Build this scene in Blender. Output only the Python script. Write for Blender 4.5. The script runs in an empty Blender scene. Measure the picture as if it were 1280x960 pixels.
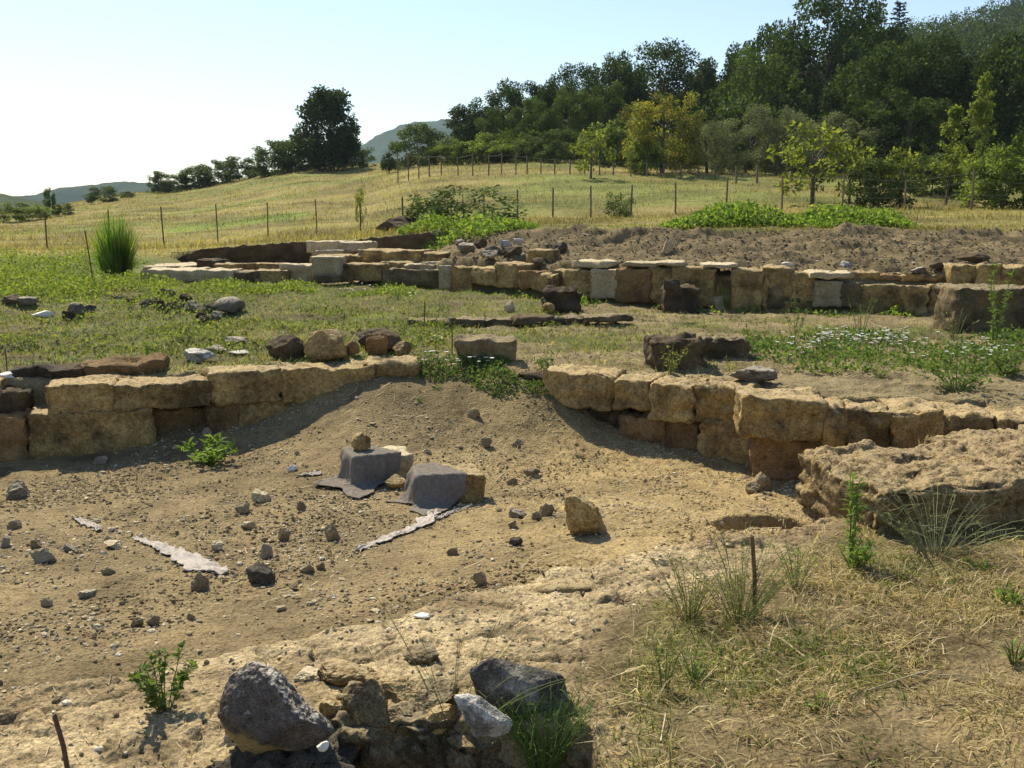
import bpy, bmesh, math, random
import numpy as np
from mathutils import Vector, Matrix

random.seed(11)
rng = np.random.default_rng(11)
scene = bpy.context.scene
COL = scene.collection

# ------------------------------------------------------------------ camera maths
FPX = 1256.0
CAM_H = 1.70
PITCH = math.atan(218.0 / FPX)
CT, ST = math.cos(PITCH), math.sin(PITCH)

def P(u, v, Y):
    """world point seen at photo pixel (u, v) at depth Y"""
    a = (u - 640.0) / FPX
    b = (480.0 - v) / FPX
    t = Y / (CT + b * ST)
    return np.array([a * t, Y, CAM_H + (-ST + b * CT) * t])

def on_plane(u, v, z):
    a = (u - 640.0) / FPX
    b = (480.0 - v) / FPX
    t = (z - CAM_H) / (-ST + b * CT)
    return np.array([a * t, (CT + b * ST) * t, z])

# ------------------------------------------------------------------ noise
_perm = np.concatenate([rng.permutation(256)] * 3)
_g = rng.normal(size=(256, 3)); _g /= np.linalg.norm(_g, axis=1)[:, None]

def noise3(x, y, z):
    x, y, z = np.broadcast_arrays(np.asarray(x, float), np.asarray(y, float), np.asarray(z, float))
    xi = np.floor(x).astype(np.int64); yi = np.floor(y).astype(np.int64); zi = np.floor(z).astype(np.int64)
    xf, yf, zf = x - xi, y - yi, z - zi
    fu = xf*xf*xf*(xf*(xf*6-15)+10); fv = yf*yf*yf*(yf*(yf*6-15)+10); fw = zf*zf*zf*(zf*(zf*6-15)+10)
    def gr(dx, dy, dz):
        h = _perm[(_perm[(_perm[(xi+dx) & 255] + yi + dy) & 255] + zi + dz) & 255]
        g = _g[h]
        return g[..., 0]*(xf-dx) + g[..., 1]*(yf-dy) + g[..., 2]*(zf-dz)
    n00 = gr(0,0,0)*(1-fu) + gr(1,0,0)*fu; n10 = gr(0,1,0)*(1-fu) + gr(1,1,0)*fu
    n01 = gr(0,0,1)*(1-fu) + gr(1,0,1)*fu; n11 = gr(0,1,1)*(1-fu) + gr(1,1,1)*fu
    return ((n00*(1-fv)+n10*fv)*(1-fw) + (n01*(1-fv)+n11*fv)*fw) * 1.5

def fbm(x, y, z=0.0, octv=4, gain=0.5, lac=2.03):
    s = 0.0; a = 1.0; f = 1.0
    for i in range(octv):
        s = s + a * noise3(x*f + 17.3*i, y*f - 9.1*i, z*f + 3.7*i)
        a *= gain; f *= lac
    return s

def sstep(a, b, x):
    t = np.clip((x - a) / (b - a), 0, 1)
    return t*t*(3-2*t)

def tps_fit(pts):
    pts = np.array(pts, float); n = len(pts)
    d = np.hypot(pts[:, None, 0]-pts[None, :, 0], pts[:, None, 1]-pts[None, :, 1])
    K = np.where(d > 0, d*d*np.log(d+1e-12), 0) + np.eye(n)*0.02
    Pm = np.c_[np.ones(n), pts[:, :2]]
    A = np.block([[K, Pm], [Pm.T, np.zeros((3, 3))]])
    w = np.linalg.solve(A, np.r_[pts[:, 2], 0, 0, 0])
    def f(x, y):
        s = w[n] + w[n+1]*x + w[n+2]*y
        for i in range(n):
            r2 = (x-pts[i, 0])**2 + (y-pts[i, 1])**2
            s = s + w[i]*0.5*r2*np.log(r2+1e-12)
        return s
    return f

def poly_sdf(x, y, poly):
    """signed distance, negative inside"""
    x = np.asarray(x, float); y = np.asarray(y, float)
    d = np.full(x.shape, 1e9); inside = np.zeros(x.shape, bool)
    n = len(poly)
    for i in range(n):
        ax, ay = poly[i]; bx, by = poly[(i+1) % n]
        ex, ey = bx-ax, by-ay
        t = np.clip(((x-ax)*ex + (y-ay)*ey)/(ex*ex+ey*ey+1e-12), 0, 1)
        d = np.minimum(d, np.hypot(x-ax-t*ex, y-ay-t*ey))
        c = ((ay > y) != (by > y)) & (x < ex*(y-ay)/(ey if abs(ey) > 1e-9 else 1e-9) + ax)
        inside ^= c
    return np.where(inside, -d, d)

# ------------------------------------------------------------------ terrain
terr = tps_fit([
    (-7,2,-.16),(-3,2,-.16),(-1.2,2.6,-.14),(0,2.6,-.08),(2,2.4,0),(5,2.4,.03),(-6,4,-.14),(-2.2,4,-.13),(-1,4.2,-.10),(0,4.3,-.07),
    (1.5,4.2,-.02),(4,4,.03),(2,5.4,-.03),(4,5.4,.02),(5,6.6,.10),(1.5,9,.21),(3,8,.17),(6,8,.15),(3,11,.17),(6,11,.15),(0,10,.22),
    (0,13,.2),(3,15,.15),(7,15,.15),(12,10,.15),(12,15,.15),(-4,9.2,.20),(-2,9.7,.26),(-6,9,.22),(-10,9,.33),(-4,13,.3),
    (-7,19,.3),(-2,18,.24),(-12,15,.3),(-14,20,.35),(0,17,.2),(20,16,.15),(-24,18,.4)])
pitf = tps_fit([
    (-7,5,-.26),(-7,8,-.42),(-2.5,4.7,-.22),(-1,5,-.21),(0,5.4,-.19),(1,5.9,-.17),(1.75,6.2,-.24),(-3.5,6.5,-.33),(-1.5,6.5,-.32),
    (0,6.8,-.33),(1.5,7,-.34),(-4,8.2,-.43),(-3,8.5,-.38),(-2.2,8.8,-.27),(-1.6,9.1,-.04),(-1.3,9.45,.15),(-1.8,9.3,.04),(-.5,9.75,.21),(.15,9.5,.20),
    (-.5,8.8,-.12),(0,8.6,-.16),(-1,8.4,-.2),(-.4,7.8,-.34),(.8,8.85,-.27),(1.5,8.5,-.37),(2.3,8.1,-.43),(3,7.5,-.42),(3.6,7,-.4),(.35,9.15,.08),
    (1.95,6.6,-.38)])

_front = [on_plane(u, v, -.08)[:2] for u, v in ((1045,652),(985,668),(905,676),(830,690),(760,704),(735,716),(690,712),(655,728),(600,733),(540,745),(500,765),(430,775),(345,792),(270,806),(150,824),(60,836),(0,842),(-80,846))]
PIT = [(-9,7.9),(-4.2,8.85),(-2.7,9.2),(-1.6,9.6),(-1.1,9.8),(-.4,9.95),(.1,9.75),(.42,9.42),(1.6,8.85),(2.0,8.62),(2.4,8.3),(3.8,7.95),(3.7,6.9),(2.6,6.7),(2.0,6.15)] + [tuple(p) for p in _front] + [(-9,4.0)]
TRENCH = [tuple(on_plane(u, v, -.11)[:2]) for u, v in ((268,956),(330,950),(405,925),(425,903),(500,902),(565,906),(640,918),(700,915),(730,925),(745,965))] + [(.4,.5),(-1.3,.5)]
HOLE = [tuple(on_plane(u, v, -.1)[:2]) for u, v in ((1080,668),(1250,645),(1262,628),(1200,618),(1060,628),(1010,642),(1030,657))]

HOLE2 = [tuple(on_plane(u, v, -.2)[:2]) for u, v in ((893,662),(915,655),(930,645),(965,643),(1000,630),(1060,634),(1075,650),(1040,657),(1000,664),(960,664),(930,672),(905,668))]
WX = [-30,-7.1,-4.0,-2.2,-1.2,.8,2.6,4.4,6.7,12,40]
WY = [19.6,19.6,19.6,19.4,18.7,16.9,15.75,15.35,15.2,15.4,17]
def wall_y(x): return np.interp(x, WX, WY)

# field: apparent height by bearing, turned into metres of height
FU = np.array([-900,-400,0,200,412,560,700,850,1000,1280,1700,2400], float)
FYZ = [
 (20,  None, [.55,.6,.65,.68,.9,1.2,1.3,1.3,1.3,1.25,1.25,1.25]),
 (26,  None, [.55,.6,.66,.70,.92,1.2,1.3,1.3,1.3,1.27,1.27,1.3]),
 (31,  [322,318,312,311,296,284,279,275,270,267,263,260], None),
 (37,  [312,308,303,302,287,277,273,269,264,261,258,255], None),
 (54,  [295,290,286,272,252,224,219,221,225,229,225,222], None),
 (70,  [288,282,274,257,230,208,201,205,211,214,205,200], None),
 (95,  [282,277,269,242,210,200,189,188,189,188,170,160], None),
 (120, [280,274,267,240,208,199,182,172,166,150,120,110], None),
 (150, [281,274,268,246,216,204,182,160,145,120,90,80], None),
 (230, [280,272,267,262,246,220,182,150,118,70,45,45], None),
 (330, [276,270,266,264,258,236,190,140,84,28,10,15], None),
 (500, [272,269,265,264,262,250,220,180,140,100,80,80], None),
 (900, [268,267,265,264,264,262,255,250,250,250,250,250], None),
 (4000,[264,264,264,264,264,264,264,264,264,264,264,264], None)]
FY = np.array([r[0] for r in FYZ], float)
FZ = np.array([[P(640, v, r[0])[2] for v in r[1]] if r[1] else r[2] for r in FYZ])
def field_z(x, y):
    yy = np.clip(y, 20, 4000)
    u = np.clip(640 + x/yy*FPX, -900, 2399)
    ui = np.clip(np.searchsorted(FU, u, side='right')-1, 0, len(FU)-2)
    yi = np.clip(np.searchsorted(FY, yy, side='right')-1, 0, len(FY)-2)
    tu = (u-FU[ui])/(FU[ui+1]-FU[ui]); ty = (yy-FY[yi])/(FY[yi+1]-FY[yi])
    tu = tu*tu*(3-2*tu)
    a = FZ[yi, ui]*(1-tu)+FZ[yi, ui+1]*tu; b = FZ[yi+1, ui]*(1-tu)+FZ[yi+1, ui+1]*tu
    return a*(1-ty)+b*ty

def scarp_y(x): return 25.1 - 1.6*sstep(-4.2, -1.5, x) + .22*fbm(np.asarray(x)*.9, 0.0, 5.0, 3)

def zones(x, y):
    """zone weights and base height (no fine relief)"""
    x = np.asarray(x, float); y = np.asarray(y, float)
    wob = fbm(x*1.3, y*1.3, 5.0, 3)
    wob2 = fbm(x*6, y*6, 9.0, 2)
    near = y < 24
    xn, yn = np.clip(x, -30, 30), np.clip(y, -5, 24)
    zt = np.clip(terr(xn, yn), -.25, .45)
    zp = pitf(np.clip(xn, -8, 4.5), np.clip(yn, 3.5, 10.2))
    sd = poly_sdf(x, y, PIT)
    m = 1 - sstep(-.05, .05, sd + .025*wob2 + .03*wob*(y < 6.4))
    st = poly_sdf(x, y, TRENCH)
    tr = 1 - sstep(-.03, .04, st + .02*wob2)
    ho = 1 - sstep(-.07, .03, poly_sdf(x, y, HOLE) + .02*wob2)
    z = zt*(1-m) + np.minimum(zp, zt+.02)*m
    z = z*(1-tr) + (-.52)*tr
    z = z*(1-ho) + (np.minimum(z, -.16))*ho
    ho2 = 1 - sstep(-.06, .06, poly_sdf(x, y, HOLE2) + .05*wob2 + .05*wob)
    z = z*(1-ho2) + np.minimum(z, -.50)*ho2
    z = z + .10*np.exp(-((x+4.6+.5*wob)/1.0)**2-((y-14.6-.6*(x+4.6)*.3)/.9)**2)*np.clip(.6+wob2, 0, 1.5) + .05*np.exp(-((x+7.2)/.8)**2-((y-14.2)/.5)**2)
    d = y - wall_y(x)
    zf = field_z(x, y)
    r = sstep(-3.0, -.9, x)
    top_r = 5.2 + 1.0*sstep(0, 4, x) + .5*wob
    Sr = np.clip((d-.3)/(top_r-.3), 0, 1)
    Sr = .75*Sr + .25*sstep(.72, .95, Sr)
    zr = .74 + .05*wob + (zf-.74)*Sr
    yl = scarp_y(x)
    Sl = sstep(-.03, .08, y - yl)
    # west of the low wall the excavation ends and the weeds run up to the field
    open_l = sstep(-7.6, -8.8, x)
    Sl2 = sstep(21.5, 27, y)
    zl = .30 + (zf-.30)*Sl
    zl = zl*(1-open_l) + (.3+(zf-.3)*Sl2)*open_l
    zb = zl*(1-r)+zr*r
    behind = sstep(.2, .5, d)
    z = z*(1-behind) + zb*behind
    W = dict(pit=m*(1-behind), behind=behind, d=d, r=r, wob=wob, wob2=wob2, Sl=Sl, Sr=Sr, sd=sd, open_l=open_l, trench=tr, hole=ho, Sl2=Sl2,
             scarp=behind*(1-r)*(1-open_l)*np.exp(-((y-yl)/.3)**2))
    fieldw = behind*np.where(r > .5, sstep(.93, 1.0, Sr), Sl*(1-open_l)+open_l*sstep(.3, .9, Sl2))
    W['field'] = fieldw
    W['bank'] = behind*(1-fieldw)*(1-open_l)
    # straw-grass against bare ledge in the foreground
    LL = [tuple(on_plane(u, v, -.05)[:2]) for u, v in ((1050,650),(960,700),(840,735),(760,790),(715,850),(690,960))]
    lx = np.interp(y, [p[1] for p in LL[::-1]], [p[0] for p in LL[::-1]])
    W['fg_grass'] = (1-W['pit'])*sstep(-.15, .25, x - lx + .25*wob)*(1-sstep(6.8, 7.4, y))*(1-tr)
    W['ledge'] = (1-W['pit'])*(1-W['fg_grass'])*(1-sstep(6.0, 6.6, y))*(1-tr)
    return z, W

def relief(x, y, W):
    near = np.clip(1.4 - y/40, .0, 1)
    r1 = fbm(x*3.1, y*3.1, 1.0, 4)
    r2 = fbm(x*11, y*11, 2.0, 3)
    r3 = 1 - np.abs(fbm(x*5, y*5, 3.0, 3))*1.6
    cl = np.maximum(0, noise3(x*17, y*17, 4.0) - .12)
    cl2 = np.maximum(0, noise3(x*31, y*31, 14.0) - .15)
    rough_p = np.clip(.55+.9*fbm(x*.8, y*.8, 15.0, 2), .25, 1.3)
    z = W['pit']*(.018*r1 + rough_p*(.013*r2 + .034*cl + .026*cl2))
    led = W['ledge']
    cr = np.abs(noise3(x*1.9+.5*r1, y*3.0, 8.0))
    cr2 = np.abs(noise3(x*4.1+.3*r1, y*6.3, 18.0))
    pit_zone = np.clip(.35+1.1*fbm(x*1.1, y*1.4, 22.0, 2), .05, 1)
    pits = np.maximum(0, noise3(x*24, y*30, 6.0)-.3)
    pt2 = np.maximum(0, noise3(x*52, y*60, 26.0)-.2)
    pl = 1.5*fbm(x*1.5, y*2.3, 21.0, 2)+.2*r2
    plate = np.floor(pl) + sstep(.86, 1, pl-np.floor(pl))
    z = z + led*(.010*r1 + .005*r2 + .0055*fbm(x*34, y*38, 27.0, 2) - .028*np.exp(-(cr/.03)**2) - .012*pit_zone*np.exp(-(cr2/.06)**2) - pit_zone*(.04*pits + .016*pt2) + .016*plate)
    z = z + W['fg_grass']*(.014*r1 + .010*r2)
    tz = (1-W['pit'])*(1-W['behind'])*(1-led)*(1-W['fg_grass'])
    z = z + tz*(.028*r1 + .014*r2 + .045*np.clip(fbm(x*.9, y*1.6, 41.0, 3), -.6, .8) + .05*sstep(.2, -1.5, x)*sstep(9.6, 10.8, y)*np.clip(fbm(x*2.1, y*3.0, 42.0, 3), -.3, .9))
    lines = fbm(x*.5 + y*.25, y*1.6 - x*.35, 12.0, 3)
    z = z + W['bank']*(1-.75*W['scarp'])*(.06*r1 + .026*r2 + .16*lines*W['r'] + .02*cl + .03*cl2)
    z = z + W['field']*(.04*fbm(x*.8, y*.8, 1.5, 2) + .06*fbm(x*.08, y*.08, 2.5, 2)*sstep(28, 60, y))
    return z

def height(x, y):
    z, W = zones(x, y)
    return z + relief(x, y, W)

_YS = np.geomspace(2.3, 160, 900)
def hit(u, v):
    """point where the view ray of a photo pixel meets the terrain"""
    a = (u-640.0)/FPX; b = (480.0-v)/FPX
    k = 1.0/(CT+b*ST)
    ys = _YS
    zr = CAM_H + (-ST+b*CT)*k*ys
    h = height(a*k*ys, ys)
    w = np.where(zr <= h)[0]
    i = w[0] if len(w) else len(ys)-1
    Y = ys[i]
    if i > 0:
        d0 = zr[i-1]-h[i-1]; d1 = zr[i]-h[i]
        if d0 != d1: Y = ys[i-1] + (ys[i]-ys[i-1])*d0/(d0-d1)
    x = a*k*Y
    return np.array([x, Y, float(height(np.array([x]), np.array([Y]))[0])])

def gz(x, y): return float(height(np.array([float(x)]), np.array([float(y)]))[0])

# ------------------------------------------------------------------ mesh helpers
def mesh_np(name, verts, faces, cols=None, smooth=False):
    """faces: (N,4) or (N,3) int array, or list of such arrays"""
    if not isinstance(faces, list): faces = [faces]
    faces = [np.asarray(f, np.int32) for f in faces if len(f)]
    me = bpy.data.meshes.new(name)
    verts = np.asarray(verts, np.float32)
    me.vertices.add(len(verts)); me.vertices.foreach_set('co', verts.ravel())
    loops = np.concatenate([f.ravel() for f in faces])
    cnt = np.concatenate([np.full(len(f), f.shape[1], np.int32) for f in faces])
    me.loops.add(len(loops)); me.loops.foreach_set('vertex_index', loops)
    me.polygons.add(len(cnt))
    me.polygons.foreach_set('loop_start', np.concatenate([[0], np.cumsum(cnt)[:-1]]).astype(np.int32))
    me.polygons.foreach_set('loop_total', cnt)
    me.polygons.foreach_set('use_smooth', np.full(len(cnt), smooth))
    if cols is not None:
        at = me.color_attributes.new('Col', 'FLOAT_COLOR', 'POINT')
        c = np.ones((len(verts), 4), np.float32); c[:, :3] = cols
        at.data.foreach_set('color', c.ravel())
    me.update(calc_edges=True)
    return me

def link(name, me, mat, parent=None, loc=None):
    o = bpy.data.objects.new(name, me); COL.objects.link(o)
    if mat is not None and me is not None and not me.materials: me.materials.append(mat)
    if parent is not None: o.parent = parent
    if loc is not None: o.location = loc
    return o

def tag(o, label, cat=None, group=None, kind=None):
    if label: o['label'] = label
    if cat: o['category'] = cat
    if group: o['group'] = group
    if kind: o['kind'] = kind
    return o

def thing(name, loc, label, cat, group=None, rz=0):
    o = bpy.data.objects.new(name, None); COL.objects.link(o)
    o.location = loc; o.rotation_euler = (0, 0, rz); o.empty_display_size = .1
    return tag(o, label, cat, group)

def copy_tree(o, parent=None):
    c = o.copy(); COL.objects.link(c)
    if parent is not None: c.parent = parent
    for ch in list(o.children): copy_tree(ch, c)
    return c

class MB:
    """collects tubes and leaves into one mesh with vertex colours"""
    def __init__(s): s.v = []; s.q = []; s.c = []; s.n = 0
    def add(s, v, q, c):
        s.v.append(np.asarray(v, float)); s.q.append(np.asarray(q, int)+s.n)
        c = np.asarray(c, float)
        if c.ndim == 1: c = np.tile(c, (len(v), 1))
        s.c.append(c); s.n += len(v)
    def tube(s, pts, r0, r1, col, n=5):
        pts = np.asarray(pts, float); m = len(pts)
        rad = np.linspace(r0, r1, m)
        vs = []
        for i in range(m):
            t = pts[min(i+1, m-1)]-pts[max(i-1, 0)]; t /= np.linalg.norm(t)+1e-9
            a = np.cross(t, [0.31, .95, .05] if abs(t[2]) > .7 else [0, 0, 1.]); a /= np.linalg.norm(a)+1e-9
            b = np.cross(t, a)
            for k in range(n):
                g = 2*math.pi*k/n
                vs.append(pts[i]+rad[i]*(a*math.cos(g)+b*math.sin(g)))
        q = [[i*n+k, i*n+(k+1) % n, (i+1)*n+(k+1) % n, (i+1)*n+k] for i in range(m-1) for k in range(n)]
        vs.append(pts[-1]); e = len(vs)-1
        q += [[(m-1)*n+k, (m-1)*n+(k+1) % n, e, e] for k in range(0)]
        q.append([(m-1)*n+k for k in (0, 1, 2, 3)]) if n >= 4 else None
        s.add(vs, q, col)
    def leaves(s, base, direc, nrm, L, Wd, col):
        v, q = leaf_arrays(base, direc, nrm, L, Wd)
        s.add(v, q, np.repeat(col, 4, axis=0) if np.ndim(col) == 2 else col)
    def mesh(s, name, smooth=False):
        return mesh_np(name, np.concatenate(s.v), np.concatenate(s.q), np.concatenate(s.c), smooth)

def unit(a): return a/(np.linalg.norm(a, axis=-1, keepdims=True)+1e-9)

def leaf_arrays(base, direc, nrm, L, Wd):
    """diamond leaves"""
    n = len(base); L = np.broadcast_to(np.asarray(L, float), (n,))[:, None]; Wd = np.broadcast_to(np.asarray(Wd, float), (n,))[:, None]
    d = unit(direc); side = unit(np.cross(d, nrm)); up = np.cross(side, d)
    mid = base + d*L*.45
    v = np.stack([base, mid+side*Wd*.5+up*L*.06, base+d*L-up*L*.08, mid-side*Wd*.5+up*L*.06], 1).reshape(-1, 3)
    q = np.arange(n*4).reshape(-1, 4)
    return v, q

def vary(col, n, amt=.25, hue=.08):
    c = np.tile(np.asarray(col, float), (n, 1))
    c *= (1 + amt*rng.uniform(-1, 1, (n, 1)))
    c *= (1 + hue*rng.uniform(-1, 1, (n, 3)))
    return np.clip(c, 0.003, 1)

# ------------------------------------------------------------------ materials
def new_mat(name):
    m = bpy.data.materials.new(name); m.use_nodes = True
    nt = m.node_tree; nt.nodes.clear()
    return m, nt

def N(nt, t, **kw):
    n = nt.nodes.new(t)
    for k, v in kw.items():
        if k in n.inputs: n.inputs[k].default_value = v
        else: setattr(n, k, v)
    return n

def mix_col(nt, fac, a, b, mode='MIX'):
    n = nt.nodes.new('ShaderNodeMix'); n.data_type = 'RGBA'; n.blend_type = mode
    for sock, val in ((n.inputs[0], fac), (n.inputs[6], a), (n.inputs[7], b)):
        if hasattr(val, 'is_output') or isinstance(val, bpy.types.NodeSocket): nt.links.new(val, sock)
        elif isinstance(val, (int, float)): sock.default_value = val
        else: sock.default_value = (*val, 1)
    return n.outputs[2]

def ramp(nt, src, stops):
    n = nt.nodes.new('ShaderNodeValToRGB'); nt.links.new(src, n.inputs[0])
    el = n.color_ramp.elements
    while len(el) < len(stops): el.new(.5)
    for e, (p, c) in zip(el, stops):
        e.position = p; e.color = (c, c, c, 1) if isinstance(c, (int, float)) else (*c, 1)
    return n.outputs[0]

def leaf_mat(name, tint=(1, 1, 1), trans=.35, rough=.65, spec=.12):
    m, nt = new_mat(name)
    at = N(nt, 'ShaderNodeAttribute', attribute_name='Col')
    col = mix_col(nt, 1.0, at.outputs['Color'], tint, 'MULTIPLY')
    pb = N(nt, 'ShaderNodeBsdfPrincipled', Roughness=rough)
    pb.inputs['Specular IOR Level'].default_value = spec
    nt.links.new(col, pb.inputs['Base Color'])
    tr = N(nt, 'ShaderNodeBsdfTranslucent')
    tc = mix_col(nt, 1.0, col, (1.5, 1.55, .75), 'MULTIPLY')
    nt.links.new(tc, tr.inputs['Color'])
    mx = N(nt, 'ShaderNodeMixShader', Fac=trans)
    nt.links.new(pb.outputs[0], mx.inputs[1]); nt.links.new(tr.outputs[0], mx.inputs[2])
    out = N(nt, 'ShaderNodeOutputMaterial'); nt.links.new(mx.outputs[0], out.inputs[0])
    return m

def stone_mat(name, light, dark, stain, scale=1.0, pit=.5, stain_lo=.52, stain_hi=.68, rough=.92, top=None, fine=.35):
    m, nt = new_mat(name)
    tc = N(nt, 'ShaderNodeTexCoord')
    oi = N(nt, 'ShaderNodeObjectInfo')
    off = N(nt, 'ShaderNodeVectorMath', operation='SCALE'); off.inputs[0].default_value = (37, 53, 71)
    nt.links.new(oi.outputs['Random'], off.inputs['Scale'])
    va = N(nt, 'ShaderNodeVectorMath', operation='ADD')
    nt.links.new(tc.outputs['Object'], va.inputs[0]); nt.links.new(off.outputs[0], va.inputs[1])
    def noi(sc, det=6, ro=.6):
        n = N(nt, 'ShaderNodeTexNoise', Scale=sc*scale, Detail=det, Roughness=ro); nt.links.new(va.outputs[0], n.inputs['Vector']); return n.outputs['Fac']
    a = noi(4.5); b = noi(26, 5, .7); c = noi(2.6, 8, .65); e = noi(110, 2, .6)
    base = mix_col(nt, ramp(nt, a, [(.32, 0), (.68, 1)]), dark, light)
    base = mix_col(nt, ramp(nt, c, [(stain_lo, 0), (stain_hi, .85)]), base, stain)
    f1 = ramp(nt, b, [(.3, 1-fine), (.62, 1+fine*.3)])
    base = mix_col(nt, 1.0, base, f1, 'MULTIPLY')
    base = mix_col(nt, 1.0, base, ramp(nt, e, [(.33, .5), (.5, 1.0), (.68, 1.3)]), 'MULTIPLY')
    rv = N(nt, 'ShaderNodeMapRange'); rv.inputs[3].default_value = .8; rv.inputs[4].default_value = 1.18
    nt.links.new(oi.outputs['Random'], rv.inputs[0])
    cmb = N(nt, 'ShaderNodeCombineColor')
    for k in range(3): nt.links.new(rv.outputs[0], cmb.inputs[k])
    base = mix_col(nt, 1.0, base, cmb.outputs[0], 'MULTIPLY')
    if top:  # upward faces get a paler colour, painting in the sunlit tops
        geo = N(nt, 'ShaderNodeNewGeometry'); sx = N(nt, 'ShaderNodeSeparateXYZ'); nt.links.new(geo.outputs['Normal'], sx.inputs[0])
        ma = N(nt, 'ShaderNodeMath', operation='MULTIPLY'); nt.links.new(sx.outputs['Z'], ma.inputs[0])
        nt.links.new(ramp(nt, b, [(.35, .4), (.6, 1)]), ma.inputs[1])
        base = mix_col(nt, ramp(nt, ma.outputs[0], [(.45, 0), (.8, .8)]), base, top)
    vo = N(nt, 'ShaderNodeTexVoronoi', Scale=34*scale); nt.links.new(va.outputs[0], vo.inputs['Vector'])
    pits = ramp(nt, vo.outputs['Distance'], [(.08, 0), (.34, 1)])
    h = mix_col(nt, .5, b, pits, 'MIX'); h = mix_col(nt, .25, h, e, 'MIX')
    bp = N(nt, 'ShaderNodeBump', Strength=pit, Distance=.02); nt.links.new(h, bp.inputs['Height'])
    pb = N(nt, 'ShaderNodeBsdfPrincipled', Roughness=rough); pb.inputs['Specular IOR Level'].default_value = .2
    nt.links.new(base, pb.inputs['Base Color']); nt.links.new(bp.outputs[0], pb.inputs['Normal'])
    out = N(nt, 'ShaderNodeOutputMaterial'); nt.links.new(pb.outputs[0], out.inputs[0])
    return m

def ground_mat():
    m, nt = new_mat('ground_soil_and_turf')
    at = N(nt, 'ShaderNodeAttribute', attribute_name='Col')
    tc = N(nt, 'ShaderNodeTexCoord')
    def noi(sc, det=5, ro=.65):
        n = N(nt, 'ShaderNodeTexNoise', Scale=sc, Detail=det, Roughness=ro); nt.links.new(tc.outputs['Object'], n.inputs['Vector']); return n.outputs['Fac']
    a = noi(9); b = noi(60, 4, .7); c = noi(1.7, 4)
    col = mix_col(nt, 1.0, at.outputs['Color'], ramp(nt, b, [(.30, .42), (.5, 1.0), (.70, 1.35)]), 'MULTIPLY')
    col = mix_col(nt, 1.0, col, ramp(nt, a, [(.3, .78), (.7, 1.15)]), 'MULTIPLY')
    col = mix_col(nt, 1.0, col, ramp(nt, c, [(.3, .88), (.7, 1.1)]), 'MULTIPLY')
    g2 = noi(170, 3, .6)
    col = mix_col(nt, 1.0, col, ramp(nt, g2, [(.32, .6), (.5, 1.0), (.68, 1.3)]), 'MULTIPLY')
    vo = N(nt, 'ShaderNodeTexVoronoi', Scale=46); nt.links.new(tc.outputs['Object'], vo.inputs['Vector'])
    h = mix_col(nt, .45, b, vo.outputs['Distance'])
    bp = N(nt, 'ShaderNodeBump', Strength=.85, Distance=.018); nt.links.new(h, bp.inputs['Height'])
    pb = N(nt, 'ShaderNodeBsdfPrincipled', Roughness=.97); pb.inputs['Specular IOR Level'].default_value = .1
    nt.links.new(col, pb.inputs['Base Color']); nt.links.new(bp.outputs[0], pb.inputs['Normal'])
    out = N(nt, 'ShaderNodeOutputMaterial'); nt.links.new(pb.outputs[0], out.inputs[0])
    return m

def vcol_mat(name, rough=.9, tint=(1, 1, 1), spec=.2, bump=0, scale=80):
    m, nt = new_mat(name)
    at = N(nt, 'ShaderNodeAttribute', attribute_name='Col')
    tc = N(nt, 'ShaderNodeTexCoord')
    n = N(nt, 'ShaderNodeTexNoise', Scale=scale, Detail=4.0); nt.links.new(tc.outputs['Object'], n.inputs['Vector'])
    col = mix_col(nt, 1.0, at.outputs['Color'], tint, 'MULTIPLY')
    col = mix_col(nt, 1.0, col, ramp(nt, n.outputs['Fac'], [(.3, .75), (.7, 1.15)]), 'MULTIPLY')
    pb = N(nt, 'ShaderNodeBsdfPrincipled', Roughness=rough); pb.inputs['Specular IOR Level'].default_value = spec
    nt.links.new(col, pb.inputs['Base Color'])
    if bump:
        bp = N(nt, 'ShaderNodeBump', Strength=bump, Distance=.01); nt.links.new(n.outputs['Fac'], bp.inputs['Height']); nt.links.new(bp.outputs[0], pb.inputs['Normal'])
    out = N(nt, 'ShaderNodeOutputMaterial'); nt.links.new(pb.outputs[0], out.inputs[0])
    return m

def plain_mat(name, ca, cb, scale=30, rough=.8, bump=.3, spec=.3, stretch=(1, 1, 1)):
    m, nt = new_mat(name)
    tc = N(nt, 'ShaderNodeTexCoord'); mp = N(nt, 'ShaderNodeMapping'); mp.inputs['Scale'].default_value = stretch
    nt.links.new(tc.outputs['Object'], mp.inputs[0])
    n = N(nt, 'ShaderNodeTexNoise', Scale=scale, Detail=6.0, Roughness=.65); nt.links.new(mp.outputs[0], n.inputs['Vector'])
    col = mix_col(nt, ramp(nt, n.outputs['Fac'], [(.35, 0), (.65, 1)]), ca, cb)
    bp = N(nt, 'ShaderNodeBump', Strength=bump, Distance=.01); nt.links.new(n.outputs['Fac'], bp.inputs['Height'])
    pb = N(nt, 'ShaderNodeBsdfPrincipled', Roughness=rough); pb.inputs['Specular IOR Level'].default_value = spec
    nt.links.new(col, pb.inputs['Base Color']); nt.links.new(bp.outputs[0], pb.inputs['Normal'])
    out = N(nt, 'ShaderNodeOutputMaterial'); nt.links.new(pb.outputs[0], out.inputs[0])
    return m

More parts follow.
